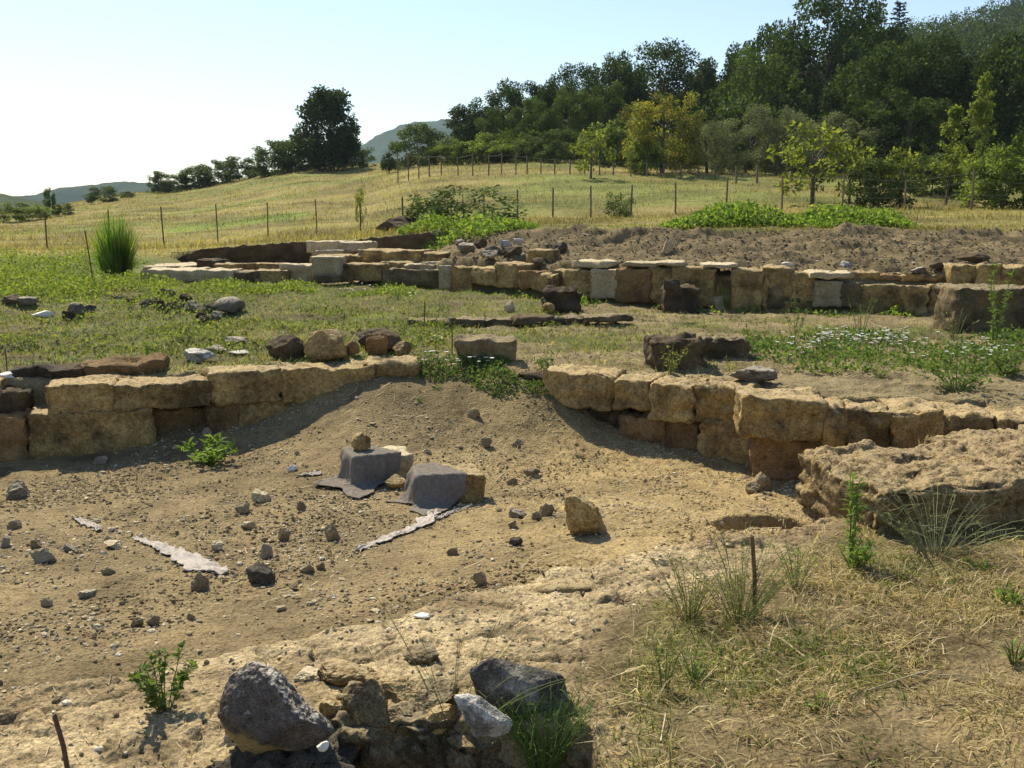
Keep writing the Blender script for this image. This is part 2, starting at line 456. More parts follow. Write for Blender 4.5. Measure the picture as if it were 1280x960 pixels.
M = {}
M['ground'] = ground_mat()
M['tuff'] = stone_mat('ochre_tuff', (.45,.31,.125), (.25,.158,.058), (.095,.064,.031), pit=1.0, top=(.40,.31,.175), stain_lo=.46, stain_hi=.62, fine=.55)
M['tuff_red'] = stone_mat('reddish_tuff', (.27,.165,.07), (.165,.098,.042), (.085,.053,.028), pit=.9)
M['tuff_dark'] = stone_mat('lichen_dark_tuff', (.15,.105,.058), (.075,.052,.03), (.04,.03,.02), pit=.9, stain_lo=.42, stain_hi=.6)
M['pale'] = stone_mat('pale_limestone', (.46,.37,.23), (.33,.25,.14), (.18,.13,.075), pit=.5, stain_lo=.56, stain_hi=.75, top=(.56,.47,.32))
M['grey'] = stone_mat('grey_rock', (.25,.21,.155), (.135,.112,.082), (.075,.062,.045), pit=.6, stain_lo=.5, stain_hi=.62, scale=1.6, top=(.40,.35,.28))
M['darkrock'] = stone_mat('dark_grey_rock', (.115,.096,.072), (.058,.048,.036), (.034,.028,.02), pit=.7, scale=2)
M['marble'] = stone_mat('weathered_marble', (.60,.56,.50), (.34,.315,.28), (.12,.11,.10), pit=.45, scale=2.2, stain_lo=.5, stain_hi=.6, rough=.6)
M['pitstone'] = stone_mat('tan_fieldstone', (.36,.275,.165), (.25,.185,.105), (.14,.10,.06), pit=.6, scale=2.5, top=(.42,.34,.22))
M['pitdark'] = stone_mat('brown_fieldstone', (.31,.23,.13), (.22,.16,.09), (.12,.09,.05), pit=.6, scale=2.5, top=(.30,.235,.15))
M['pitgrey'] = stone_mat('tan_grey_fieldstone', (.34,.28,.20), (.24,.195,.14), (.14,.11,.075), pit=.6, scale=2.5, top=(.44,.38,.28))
M['veined'] = stone_mat('veined_dark_rock', (.42,.39,.35), (.16,.142,.12), (.055,.048,.04), pit=.7, scale=1.5, stain_lo=.44, stain_hi=.53)
M['oldstone'] = stone_mat('lichen_grey_block', (.23,.17,.085), (.14,.10,.052), (.065,.05,.03), pit=.9, stain_lo=.42, stain_hi=.6, top=(.27,.215,.13))
M['pebble'] = vcol_mat('mixed_pebbles', bump=.5, scale=120)
M['straw'] = vcol_mat('dry_straw', rough=.7, spec=.3)
M['grass'] = leaf_mat('grass_blades', trans=.35)
M['weed'] = leaf_mat('weed_leaves', trans=.38)
M['oak'] = leaf_mat('oak_leaves', trans=.20, rough=.7, spec=.08)
M['lime'] = leaf_mat('bright_leaves', trans=.42)
M['flower'] = vcol_mat('white_petals', rough=.7)
M['bark'] = plain_mat('tree_bark', (.05,.04,.03), (.12,.095,.07), scale=18, stretch=(1, 1, .25), bump=.6)
M['twig'] = vcol_mat('weed_stems', rough=.7)
M['rust'] = plain_mat('rusty_iron', (.06,.035,.025), (.13,.07,.045), scale=60, rough=.75)
M['post'] = plain_mat('weathered_post', (.09,.06,.045), (.20,.14,.10), scale=25, stretch=(1, 1, .2), rough=.85)
M['whitestone'] = plain_mat('white_limestone', (.55,.51,.44), (.74,.70,.63), scale=50)
M['wire'] = plain_mat('fence_wire', (.12,.11,.10), (.2,.18,.16), rough=.5, bump=0)
M['cloth'] = plain_mat('grey_dust_cloth', (.13,.112,.094), (.20,.172,.145), scale=35, rough=.95, bump=.25, spec=.1)
M['scrap'] = plain_mat('faded_cloth_scrap', (.30,.265,.235), (.46,.41,.37), scale=40, rough=.95, bump=.4, spec=.1)
M['stick'] = plain_mat('brown_stick', (.10,.055,.03), (.20,.12,.06), scale=40, stretch=(1, 1, .2))

# ------------------------------------------------------------------ ground sheet
def lerp3(a, b, t): return np.asarray(a)*(1-t[:, None]) + np.asarray(b)*t[:, None]

def ground_colour(x, y, z, W):
    n = len(x)
    big = fbm(x*.35, y*.35, 31.0, 3); mid = fbm(x*1.6, y*1.6, 32.0, 3); fin = fbm(x*9, y*9, 33.0, 3)
    # excavated soil: greyer in the west, beige in the east
    east = sstep(-.9, .9, x + .5*mid)
    soil = lerp3((.235,.176,.093), (.35,.26,.125), east)
    soil = lerp3(soil, (.135,.10,.058), np.clip(1.2*(fbm(x*2.2, y*2.2, 34.0, 4)-.12), 0, .5)*(1-.5*east))
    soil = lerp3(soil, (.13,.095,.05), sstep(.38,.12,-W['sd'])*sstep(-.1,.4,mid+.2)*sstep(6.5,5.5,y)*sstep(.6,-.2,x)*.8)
    soil = soil*(1 - .28*np.clip(-mid*1.2+.1, 0, 1))[:, None]
    ramp_d = sstep(7.8, 9.2, y)*sstep(-2, -.8, x)*sstep(.9, .3, x)
    soil = soil*(1-.22*ramp_d)[:, None]
    ledge = lerp3((.44,.345,.20), (.27,.20,.11), np.clip(.45+1.5*mid, 0, 1))
    ledge = lerp3(ledge, (.19,.14,.078), np.clip(2.2*(fbm(x*24, y*30, 38.0, 3)-.2), 0, .7))
    ledge = lerp3(ledge, (.17,.125,.07), np.clip(1.6*(fbm(x*3.2, y*4.5, 35.0, 4)-.08), 0, .75))
    ledge = lerp3(ledge, (.15,.11,.065), np.clip(.9*(fin-.25)*1.5, 0, .8))
    dry = lerp3((.22,.165,.085), (.105,.078,.040), np.clip(.5+1.1*mid, 0, 1))
    dry = lerp3(dry, (.14,.135,.05), np.clip(1.3*(fbm(x*.9, y*.9, 44.0, 3)-.15), 0, .7))
    # terrace
    green = sstep(1.2, -1.6, x - .15*(y-12) + 1.2*mid)
    green = np.maximum(green, sstep(-.1, .45, fbm(x*.6, y*.9, 37.0, 3)))
    green = green*np.where(x < -1.2, sstep(8.9, 9.6, y + .3*mid), sstep(8.6, 10.6, y + 1.0*mid))
    terr_c = lerp3((.245,.192,.103), (.13,.135,.047), np.clip(green, 0, 1)*.92)
    terr_c = lerp3(terr_c, (.19,.15,.085), np.clip(mid*1.4, 0, .7))
    terr_c = lerp3(terr_c, (.10,.078,.045), np.clip(1.7*(fbm(x*1.1, y*1.9, 36.0, 4)-.12), 0, .75))
    bank = lerp3((.195,.148,.08), (.13,.098,.052), np.clip(.5+mid*1.2, 0, 1))
    bank = lerp3(bank, (.20,.165,.095), np.clip(fin*.9, 0, .45))
    bank = lerp3(bank, (.40,.31,.19), (1-W['r'])*(1-W['scarp'])*.75)
    u = 640 + x/np.maximum(y, 5)*FPX
    fld = lerp3((.265,.212,.078), (.20,.178,.062), np.clip(.5+big*1.2, 0, 1))
    gs = sstep(.0, .5, fbm(x*.07, y*.16, 51.0, 3) + .40*np.exp(-((y-47)/10)**2)*sstep(500, 650, u) + .12*sstep(55, 90, y) - .2*np.exp(-((y-34)/6)**2))
    fld = lerp3(fld, (.17,.19,.05), np.clip(gs*.85, 0, 1))
    lane = np.exp(-((y-44-(x+12)*.25)/2.2)**2)*sstep(190, 230, u)*sstep(405, 370, u)
    fld = lerp3(fld, (.19,.26,.045), np.clip(lane*1.2, 0, .9))
    fld = fld*np.clip(.9+.5*fbm(x*.25, y*.3, 55.0, 4), .6, 1.15)[:, None]
    wood = sstep(62, 75, y)*sstep(540, 640, u)
    fld = lerp3(fld, (.07,.08,.03), np.clip(wood, 0, 1)*.85)
    far = sstep(150, 300, y)
    fld = lerp3(fld, (.10,.11,.05), far)
    c = terr_c
    c = c*(1-W['ledge'])[:, None] + ledge*W['ledge'][:, None]
    c = c*(1-W['fg_grass'])[:, None] + dry*W['fg_grass'][:, None]
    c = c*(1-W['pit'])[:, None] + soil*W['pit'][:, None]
    c = c*(1-W['trench'])[:, None] + np.array((.17,.125,.075))*W['trench'][:, None]
    bb = W['bank']
    c = c*(1-bb)[:, None] + bank*bb[:, None]
    c = c*(1-W['field'])[:, None] + fld*W['field'][:, None]
    ol = W['behind']*W['open_l']*(1-W['field'])
    c = c*(1-ol)[:, None] + np.array((.13,.15,.045))*ol[:, None]
    c = c*(1-.5*W['scarp'])[:, None] + np.array((.05,.035,.022))*(.5*W['scarp'])[:, None]  # shade of the scarp face painted in as a dark band
    return np.clip(c, .01, .9)

def build_ground():
    ys = [np.arange(-4, 2.2, .06)]
    y = 2.2; L = []
    while y < 12: L.append(y); y += max(.013, y*.0034)
    while y < 30: L.append(y); y *= 1.0042
    while y < 130: L.append(y); y *= 1.011
    while y < 4000: L.append(y); y *= 1.05
    ys = np.concatenate([ys[0], np.array(L)])
    nc = 820
    s = np.linspace(-1, 1, nc)
    s = np.sign(s)*(.72*np.abs(s) + .28*np.abs(s)**4)      # denser through the middle
    yy = np.repeat(ys, nc); half = 3.2 + .82*np.maximum(ys, 0)
    xx = (half[:, None]*s[None, :]).ravel()
    z, W = zones(xx, yy)
    z = z + relief(xx, yy, W)
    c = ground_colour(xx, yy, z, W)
    nr = len(ys)
    i = np.arange((nr-1)*nc).reshape(nr-1, nc)[:, :-1].ravel()
    f = np.stack([i, i+1, i+nc+1, i+nc], 1)
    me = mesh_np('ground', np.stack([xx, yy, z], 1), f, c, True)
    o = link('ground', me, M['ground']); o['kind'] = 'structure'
build_ground()

def earth_cut():
    x = np.linspace(-8.6, -1.2, 260); ks = np.linspace(0, 1, 14); rows = []
    yb = scarp_y(x)
    zt = field_z(x, yb+.3)
    fade = sstep(-8.6, -7.6, x)*sstep(-1.2, -2.0, x)
    for k in ks:
        y = yb + .10 - .26*k**.7 + .05*fbm(x*3, k*2.0, 4.0, 3)
        z = .2 + (zt + .05*fbm(x*4, 1.0, 3.0, 3) - .2)*k*(.35+.65*fade)
        rows.append(np.stack([x, y, z], 1))
    rows.append(np.stack([x, yb+.35, zt+.0-.06], 1))
    V = np.concatenate(rows); m = len(x); n = len(rows)
    i = np.arange((n-1)*m).reshape(n-1, m)[:, :-1].ravel()
    c = lerp3((.075,.052,.032), (.12,.088,.052), np.clip(.5+fbm(V[:, 0]*3, V[:, 2]*9, 2.0, 3), 0, 1))  # cut face coloured darker than the bank to deepen its shade
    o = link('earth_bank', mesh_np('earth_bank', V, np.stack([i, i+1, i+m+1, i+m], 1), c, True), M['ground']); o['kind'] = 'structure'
earth_cut()

# ------------------------------------------------------------------ stones
def lattice_block(L, D, Hh, seed, cell=.03, rnd=.05, rough=.02, warp=.04, notch=.0, taper=0.0, strata=.7, plates=0.0):
    """rough squared block, origin at the middle of its base"""
    n = [max(4, int(round(a/cell))) for a in (L, D, Hh)]
    h = np.array([L, D, Hh])/2
    faces = []; key = {}; V = []
    def vid(t):
        k = key.get(t)
        if k is None: k = key[t] = len(V); V.append(t)
        return k
    for ax in range(3):
        b, c = (ax+1) % 3, (ax+2) % 3
        for side in (0, n[ax]):
            for i in range(n[b]):
                for j in range(n[c]):
                    q = []
                    for di, dj in ((0,0),(1,0),(1,1),(0,1)):
                        t = [0,0,0]; t[ax] = side; t[b] = i+di; t[c] = j+dj
                        q.append(vid(tuple(t)))
                    faces.append(q if side else q[::-1])
    V = np.array(V, float)
    p = (V/np.array(n)*2-1)*h
    r = min(rnd, .48*min(L, D, Hh))
    o = seed*7.77
    r = r*(.85 + .5*noise3(p[:, 0]*4+o, p[:, 1]*4, p[:, 2]*4))[:, None]
    inner = np.maximum(h-r, .001)
    q = np.clip(p, -inner, inner); d = p-q
    nrm = unit(d + 1e-6*p); pos = q + r*nrm
    ax = np.argmax(np.abs(p/h), axis=1); fl = np.zeros_like(p); fl[np.arange(len(p)), ax] = np.sign(p[np.arange(len(p)), ax])
    nrm = unit(nrm + .5*fl)
    f = 2.2/max(.3, max(L, D, Hh))
    for k in range(3):
        pos[:, k] += warp*noise3(p[:, 0]*f*1.6+o+k*31, p[:, 1]*f*1.6, p[:, 2]*f*1.6+k*5)
    if taper: pos[:, 0] *= 1 - taper*(pos[:, 2]+h[2])/(2*h[2]); 
    a = fbm(p[:, 0]*6+o, p[:, 1]*6, p[:, 2]*6, 4)
    b = np.maximum(0, noise3(p[:, 0]*15+o, p[:, 1]*15, p[:, 2]*15)-.25)
    c = np.maximum(0, noise3(p[:, 0]*5+o, p[:, 1]*5+9, p[:, 2]*9)-.2)
    crk = np.abs(noise3(p[:, 0]*3.1+o+.4*a, p[:, 1]*3.1, p[:, 2]*4.2)); bed = noise3(p[:, 0]*1.6+o, p[:, 1]*1.6, p[:, 2]*17)
    fine_n = fbm(p[:, 0]*28+o, p[:, 1]*28, p[:, 2]*28, 2)
    side = 1-np.abs(fl[:, 2])
    pos += nrm*(rough*(.75*a + .35*fine_n) - rough*1.8*b - notch*c - rough*1.0*np.exp(-(crk/.035)**2) + rough*strata*bed*side)[:, None]
    if plates:
        pl = 1.7*fbm(p[:, 0]*2.6+o, p[:, 1]*3.4, 1.0, 3); pos[:, 2] += np.abs(fl[:, 2])*(p[:, 2] > 0)*plates*(np.floor(pl)+sstep(.8, 1, pl-np.floor(pl)))
    pos[:, 2] += h[2]
    return pos, np.array(faces)

def block_mesh(name, *a, **k):
    v, f = lattice_block(*a, **k)
    return mesh_np(name, v, f, None, True)

_ico = {}
def ico(sub):
    if sub not in _ico:
        bm = bmesh.new(); bmesh.ops.create_icosphere(bm, subdivisions=sub, radius=1)
        _ico[sub] = (np.array([v.co[:] for v in bm.verts]), np.array([[v.index for v in f.verts] for f in bm.faces])); bm.free()
    return _ico[sub]

def rock_arrays(w, d, h, seed, sub=4, cuts=9, rough=.05, flat=.75):
    v, f = ico(sub); v = v.copy(); r = np.random.default_rng(seed)
    for k in range(cuts):
        n = r.normal(size=3); n /= np.linalg.norm(n); dd = r.uniform(.42, .9)
        e = np.maximum(0, v@n - dd); v -= e[:, None]*n*.96
    n = unit(v); o = seed*3.3
    v += n*(rough*fbm(v[:, 0]*2.5+o, v[:, 1]*2.5, v[:, 2]*2.5, 4) + rough*.5*noise3(v[:, 0]*9+o, v[:, 1]*9, v[:, 2]*9))[:, None]
    lo, hi = v.min(0), v.max(0)
    v = (v-(lo+hi)/2)/(hi-lo)
    v *= np.array([w, d, h])
    v[:, 2] += h*.5
    return v, f

def rock(name, mat, loc, w, d, h, seed, label, cat='stone', group=None, rz=None, sub=4, cuts=9, rough=.06, sink=.15, smooth=False):
    v, f = rock_arrays(w, d, h*(1+sink), seed, sub, cuts, rough)
    a = rz if rz is not None else 0.0
    R = np.array([[math.cos(a), -math.sin(a), 0], [math.sin(a), math.cos(a), 0], [0, 0, 1]])
    v = v@R.T
    v[:, 2] -= h*sink
    o = link(name, mesh_np(name, v, f, None, smooth), mat, loc=tuple(loc))
    return tag(o, label, cat, group)

def rock_px(name, mat, u, vb, wp, hp, seed, label, cat='stone', group=None, dep=.8, **k):
    """stone whose base shows at (u, vb), wp x hp photo pixels"""
    p = hit(u, vb)
    s = p[1]/CT/FPX
    w, h = wp*s, hp*s
    p = p + np.array([0, w*dep*.35, 0]); p[2] = gz(p[0], p[1])
    return rock(name, mat, p, w, w*dep, h, seed, label, cat, group, **k)

# ---- dressed walls
def wall_blocks(parent, us, Ys, blocks, mat_default, seed0, cell=.03, part='stone_block'):
    base = Vector(parent.location)
    for i, b in enumerate(blocks):
        u0, u1, vt, vb = b[:4]; dep = b[4]; mat = M[b[5]] if len(b) > 5 and b[5] else mat_default
        opt = b[6] if len(b) > 6 else {}
        dy = opt.get('dy', 0)
        Y0 = np.interp(u0, us, Ys)+dy; Y1 = np.interp(u1, us, Ys)+dy
        vm = (vt+vb)/2
        p0, p1 = P(u0, vm, Y0), P(u1, vm, Y1)
        um, Ym = (u0+u1)/2, (Y0+Y1)/2
        zt, zb = P(um, vt, Ym)[2], P(um, vb, Ym)[2]
        e = p1-p0; Ln = math.hypot(e[0], e[1]); ang = math.atan2(e[1], e[0]) + opt.get('rot', 0)
        nb = np.array([-math.sin(ang), math.cos(ang), 0])
        c = (p0+p1)/2 + nb*dep/2
        me = block_mesh('stone_block', Ln*1.035, dep, zt-zb, seed0+i, cell=opt.get('cell', cell), rnd=opt.get('rnd', .045)*.5, rough=opt.get('rough', .026),
                        warp=opt.get('warp', .04)*.7, notch=opt.get('notch', .04)*.75)
        o = link(opt.get('name', part), me, mat, parent)
        o.location = (c[0]-base.x, c[1]-base.y, zb-base.z); o.rotation_euler = (0, 0, ang)
        if 'label' in opt: o['label'] = opt['label']

# west wall of the pit
lw = thing('stone_wall', tuple(P(230, 540, 8.75)), 'two course wall of ochre tuff blocks along the far left edge of the pit', 'wall')
LU, LY = [-400, -60, 0, 58, 262, 465], [7.6, 8.25, 8.35, 8.45, 8.82, 9.4]
wall_blocks(lw, LU, LY, [
    (58, 143, 481, 517, .48, 'tuff', dict(rnd=.03, warp=.02)),
    (143, 263, 479, 512, .48, 'tuff', dict(rnd=.035, warp=.025)),
    (38, 190, 515, 590, .5, 'tuff', dict(dy=-.02, notch=.05, warp=.05)),
    (-20, 38, 520, 592, .55, 'tuff_red', dict(notch=.06, rough=.03, warp=.06)),
    (-110, -20, 517, 596, .55, 'tuff', dict(notch=.05)),
    (-5, 33, 492, 519, .4, 'tuff_dark', dict(dy=.14, rough=.03)),
    (-90, -8, 486, 516, .45, 'tuff', dict(dy=.02)),
    (-200, -92, 484, 598, .5, 'tuff', dict(notch=.05)),
    (190, 268, 511, 556, .4, 'tuff_red', dict(dy=.22, notch=.05)),
    (264, 352, 464, 506, .46, 'tuff', dict(rnd=.06, rough=.025, warp=.05)),
    (352, 468, 459, 502, .48, 'tuff', dict(rnd=.07, rough=.025, warp=.05)),
    (262, 302, 505, 545, .4, 'tuff_red', dict(dy=.03, rnd=.07)),
    (298, 362, 500, 540, .4, 'tuff', dict(dy=.02, rnd=.06)),
    (455, 520, 452, 476, .36, 'tuff', dict(dy=.05, rnd=.06, warp=.05)),
    (102, 205, 454, 484, .4, 'tuff_red', dict(dy=.55, rnd=.09, rough=.03, warp=.07)),
    (12, 108, 461, 488, .35, 'tuff_dark', dict(dy=.5, rnd=.09, rough=.03, warp=.06)),
], M['tuff'], 100)

# east wall
rw = thing('stone_wall', tuple(P(900, 560, 8.1)), 'long tuff block wall on the right side of the pit with shaded undercut courses', 'wall')
RU, RY = [640, 650, 960], [9.22, 9.18, 8.12]
wall_blocks(rw, RU, RY, [
    (648, 680, 468, 492, .42, 'tuff_dark', dict(dy=.12, rnd=.07)),
    (679, 762, 466, 509, .5, 'tuff', dict(rnd=.06, warp=.05)),
    (766, 813, 475, 513, .48, 'tuff', dict(dy=.03, rnd=.04)),
    (811, 867, 480, 526, .5, 'tuff', dict(rnd=.05, notch=.05, warp=.05)),
    (866, 930, 485, 534, .5, 'tuff', dict(rnd=.05, notch=.05, warp=.05)),
    (772, 832, 519, 570, .45, 'tuff_red', dict(dy=.05, rnd=.09, rough=.04, warp=.07)),
    (830, 874, 527, 580, .42, 'tuff_red', dict(dy=.08, rnd=.07)),
    (870, 944, 531, 582, .45, 'tuff', dict(dy=-.02, rnd=.08, warp=.07, notch=.05)),
    (690, 775, 508, 552, .35, 'tuff_dark', dict(dy=.16, rnd=.08, rough=.04)),
], M['tuff'], 200)
RU2, RY2 = [920, 1032, 1120, 1215, 1330, 1500], [7.72, 7.62, 7.52, 7.45, 7.35, 7.2]
wall_blocks(rw, RU2, RY2, [
    (925, 1030, 498, 551, .55, 'tuff', dict(rnd=.06, warp=.05, notch=.05)),
    (1029, 1062, 510, 573, .5, 'tuff', dict(rnd=.07, warp=.06, notch=.05)),
    (1060, 1113, 513, 578, .5, 'tuff', dict(rnd=.08, warp=.06, notch=.06)),
    (1111, 1180, 514, 586, .5, 'tuff', dict(rnd=.09, warp=.06, notch=.06)),
    (1178, 1245, 520, 590, .5, 'tuff', dict(rnd=.09, warp=.06, notch=.06)),
    (1243, 1340, 524, 596, .5, 'tuff', dict(rnd=.09, warp=.06, notch=.05)),
    (940, 1042, 547, 602, .45, 'tuff_red', dict(dy=.16, rnd=.08, rough=.03)),
    (1040, 1130, 566, 610, .45, 'tuff_red', dict(dy=.12, rnd=.08, rough=.03)),
], M['tuff'], 230)

# back wall
bw = thing('stone_wall', tuple(P(900, 385, 15.6)), 'long far retaining wall of weathered blocks under the dark earth bank', 'wall')
BU, BY = [180, 380, 500, 560, 700, 850, 1000, 1190, 1300, 1500], [19.6, 19.6, 19.4, 18.7, 16.95, 15.8, 15.4, 15.25, 15.2, 15.2]
bl = [
    (556, 588, 331, 366, .5, 'tuff', dict(rnd=.05)), (586, 620, 332, 357, .5, 'tuff', dict(rnd=.07)), (618, 658, 327, 360, .5, 'tuff_dark', dict(rnd=.05)),
    (648, 674, 334, 362, .45, 'tuff', dict(dy=-.15, rnd=.07)), (664, 692, 337, 365, .45, 'tuff', dict(dy=-.18, rnd=.08)), (690, 706, 333, 366, .5, 'tuff_dark'),
    (704, 742, 334, 374, .5, 'tuff'), (738, 770, 332, 374, .5, 'tuff', dict(notch=.05)), (768, 812, 331, 379, .5, 'tuff', dict(rnd=.06)),
    (808, 842, 331, 381, .5, 'darkrock', dict(rough=.04, rnd=.08)), (840, 893, 332, 384, .55, 'tuff', dict(rnd=.06)),
    (891, 916, 341, 386, .4, 'tuff_dark', dict(dy=.25)), (914, 988, 331, 391, .6, 'tuff', dict(rnd=.07, warp=.07)), (985, 1018, 338, 392, .5, 'tuff_dark', dict(dy=.1)),
    (1018, 1052, 348, 384, .5, 'pale', dict(rnd=.02, warp=.01, notch=.01)), (1014, 1066, 338, 349, .5, 'pale', dict(rnd=.02, dy=-.04)),
    (1051, 1080, 350, 385, .45, 'oldstone'), (1077, 1132, 352, 395, .5, 'tuff', dict(rnd=.05, notch=.05)), (1130, 1196, 353, 397, .5, 'tuff', dict(rnd=.06, notch=.05)),
    (1190, 1252, 327, 362, .6, 'tuff_dark', dict(dy=-.1, rnd=.06)), (1250, 1330, 330, 364, .6, 'tuff', dict(dy=-.1)), (1190, 1260, 360, 398, .5, 'tuff_dark', dict(dy=.02)), (1256, 1340, 362, 398, .5, 'tuff'),
    (1065, 1130, 338, 350, .4, 'tuff', dict(dy=.55)), (1128, 1190, 338, 352, .4, 'tuff', dict(dy=.5)),
    (1330, 1400, 330, 396, .6, 'tuff'), (1398, 1480, 334, 396, .6, 'tuff'),
]
_r = random.Random(4); bl2 = []
for b in bl:
    u0, u1, vt, vb = b[:4]; op = dict(b[6]) if len(b) > 6 else {}
    mt = b[5]
    k = 1 if (u1-u0) < 62 or mt == 'pale' else 2
    cuts = [u0] + [u0+(u1-u0)*(j+_r.uniform(-.15, .15))/k for j in range(1, k)] + [u1]
    for j in range(k):
        o2 = dict(op); o2['dy'] = op.get('dy', 0)*.6+_r.uniform(-.04, .04); o2['rot'] = _r.uniform(-.03, .03)
        mt = 'tuff' if mt in ('tuff_dark', 'darkrock') else mt
        m2 = mt if mt == 'pale' or _r.random() < .7 else _r.choice(['tuff', 'tuff_red', 'pale'])
        bl2.append((cuts[j], cuts[j+1], vt+_r.uniform(2, 6), vb, b[4], m2, o2))
bl = bl2
wall_blocks(bw, BU, BY, bl, M['tuff'], 300, cell=.038)
# cap slabs lying on the back wall
def slab_px(name, mat, u0, u1, vt, vb, Y0, Y1, dep, seed, label, cat='stone', group=None, **kw):
    um, vm, Ym = (u0+u1)/2, (vt+vb)/2, (Y0+Y1)/2
    p0, p1 = P(u0, vm, Y0), P(u1, vm, Y1); e = p1-p0
    ang = math.atan2(e[1], e[0]); zt, zb = P(um, vt, Ym)[2], P(um, vb, Ym)[2]
    c = (p0+p1)/2 + np.array([-math.sin(ang), math.cos(ang), 0])*dep/2
    a = dict(cell=.045, rnd=.03, rough=.015, warp=.02, notch=.02); a.update(kw)
    o = link(name, block_mesh(name, math.hypot(e[0], e[1]), dep, zt-zb, seed, **a), mat, loc=(c[0], c[1], zb))
    o.rotation_euler = (0, 0, ang)
    return tag(o, label, cat, group)

slab_px('stone_slab', M['pale'], 878, 924, 330, 335, 15.65, 15.6, .6, 401, 'flat pale slab lying on the back wall beside a grass filled gap', 'slab')
slab_px('stone_slab', M['pale'], 822, 856, 327, 333, 15.9, 15.8, .5, 402, 'short orange tinted slab on the back wall above the dark cobbled stretch', 'slab')
slab_px('stone_slab', M['pale'], 778, 822, 328, 334, 16.3, 16.0, .5, 403, 'thin cream slab capping the back wall right of the square broken block', 'slab')
slab_px('stone_slab', M['pale'], 714, 752, 326, 335, 16.95, 16.5, .5, 404, 'ochre slab tipped back against the bank on the wall top', 'slab')
slab_px('broken_block', M['tuff'], 655, 690, 312, 334, 18.0, 17.7, .45, 405, 'tilted yellow block with pointed end on the rubble behind the wall', 'stone', rnd=.05, taper=.25)

# west structure: low foundation with paving, steps and a square marble block
fw = thing('stone_foundation', tuple(P(330, 350, 19.6)), 'low pale foundation of long kerb stones in front of the dark cut scarp', 'foundation')
wall_blocks(fw, [150, 500], [19.7, 19.4], [
    (176, 244, 338, 352, .9, 'pale', dict(rnd=.02, warp=.03)), (243, 292, 338, 357, .6, 'pale', dict(rnd=.03)), (291, 322, 340, 357, .6, 'oldstone', dict(rnd=.04)),
    (320, 358, 338, 357, .6, 'tuff', dict(rnd=.03)), (268, 352, 330, 338, .5, 'tuff', dict(dy=.9, rnd=.03)), (350, 388, 331, 356, .5, 'pale', dict(dy=.25, rnd=.03)),
    (246, 278, 325, 337, .5, 'tuff_dark', dict(dy=1.2, rnd=.08, warp=.06)), (180, 232, 333, 340, 1.2, 'pale', dict(dy=.9, rnd=.02)),
], M['pale'], 430, cell=.05)
ws = thing('stone_foundation', tuple(P(460, 345, 19.6)), 'stepped heap of long ochre blocks at the end of the dark scarp', 'foundation')
wall_blocks(ws, [380, 560], [19.6, 18.8], [
    (428, 476, 330, 352, .5, 'tuff', dict(rnd=.04, dy=.1)), (455, 526, 313, 334, .7, 'tuff', dict(dy=1.0, rnd=.03)), (448, 490, 312, 328, .5, 'pale', dict(dy=1.7, rnd=.03)),
    (384, 424, 302, 316, .7, 'pale', dict(dy=3.2, rnd=.03)), (390, 426, 313, 321, .8, 'pale', dict(dy=2.9, rnd=.03)), (423, 455, 303, 315, .8, 'pale', dict(dy=3.2, rnd=.03)),
    (426, 466, 320, 331, .9, 'tuff', dict(dy=1.6, rnd=.03)), (474, 515, 327, 335, .6, 'tuff', dict(dy=.7, rnd=.04)), (478, 548, 337, 358, .5, 'oldstone', dict(rnd=.05)),
    (526, 556, 316, 330, .6, 'tuff', dict(dy=1.0, rnd=.05)), (528, 582, 328, 338, .8, 'pale', dict(dy=.5, rnd=.03)), (388, 428, 320, 334, .9, 'tuff', dict(dy=1.2, rnd=.04)),
    (424, 470, 334, 348, .5, 'pale', dict(dy=.25, rnd=.04)), (560, 604, 318, 331, .6, 'tuff', dict(dy=1.4, rnd=.05)), (505, 540, 331, 340, .7, 'pale', dict(dy=.3, rnd=.02)),
], M['tuff'], 450, cell=.05)
slab_px('dressed_block', M['pale'], 389, 425, 321, 345, 19.3, 19.25, .45, 470, 'pale squared block with a rough top standing on the low foundation', 'stone', rnd=.015, warp=.01)
slab_px('plinth_stone', M['oldstone'], 391, 426, 344, 354, 19.15, 19.1, .5, 471, 'grey flat stone under the pale squared block', 'stone', rnd=.02)
slab_px('marker_stone', M['pale'], 548, 563, 332, 362, 18.35, 18.3, .14, 472, 'small upright white stone standing at the end of the ochre blocks', 'stone', rnd=.01, warp=.005, rough=.004, notch=0)

# ---- terrace blocks (free standing)
def block_px(name, mat, u0, u1, vt, vb, dep, seed, label, rz=0, cat='stone', group=None, **kw):
    """block standing on the ground with its base seen at vb"""
    p = hit((u0+u1)/2, vb); s = p[1]/CT/FPX
    L, h = (u1-u0)*s, (vb-vt)*s*1.02
    sink = kw.pop('sink', .04)
    a = dict(cell=.026 if p[1] < 11 else .04, rnd=.05, rough=.025, warp=.04, notch=.04); a.update(kw)
    c = p + np.array([-math.sin(rz), math.cos(rz), 0])*dep*.5
    z = min(gz(c[0], c[1]), p[2])
    o = link(name, block_mesh(name, L, dep, h+sink, seed, **a), mat, loc=(c[0], c[1], z-sink)); o.rotation_euler = (0, 0, rz)
    return tag(o, label, cat, group)

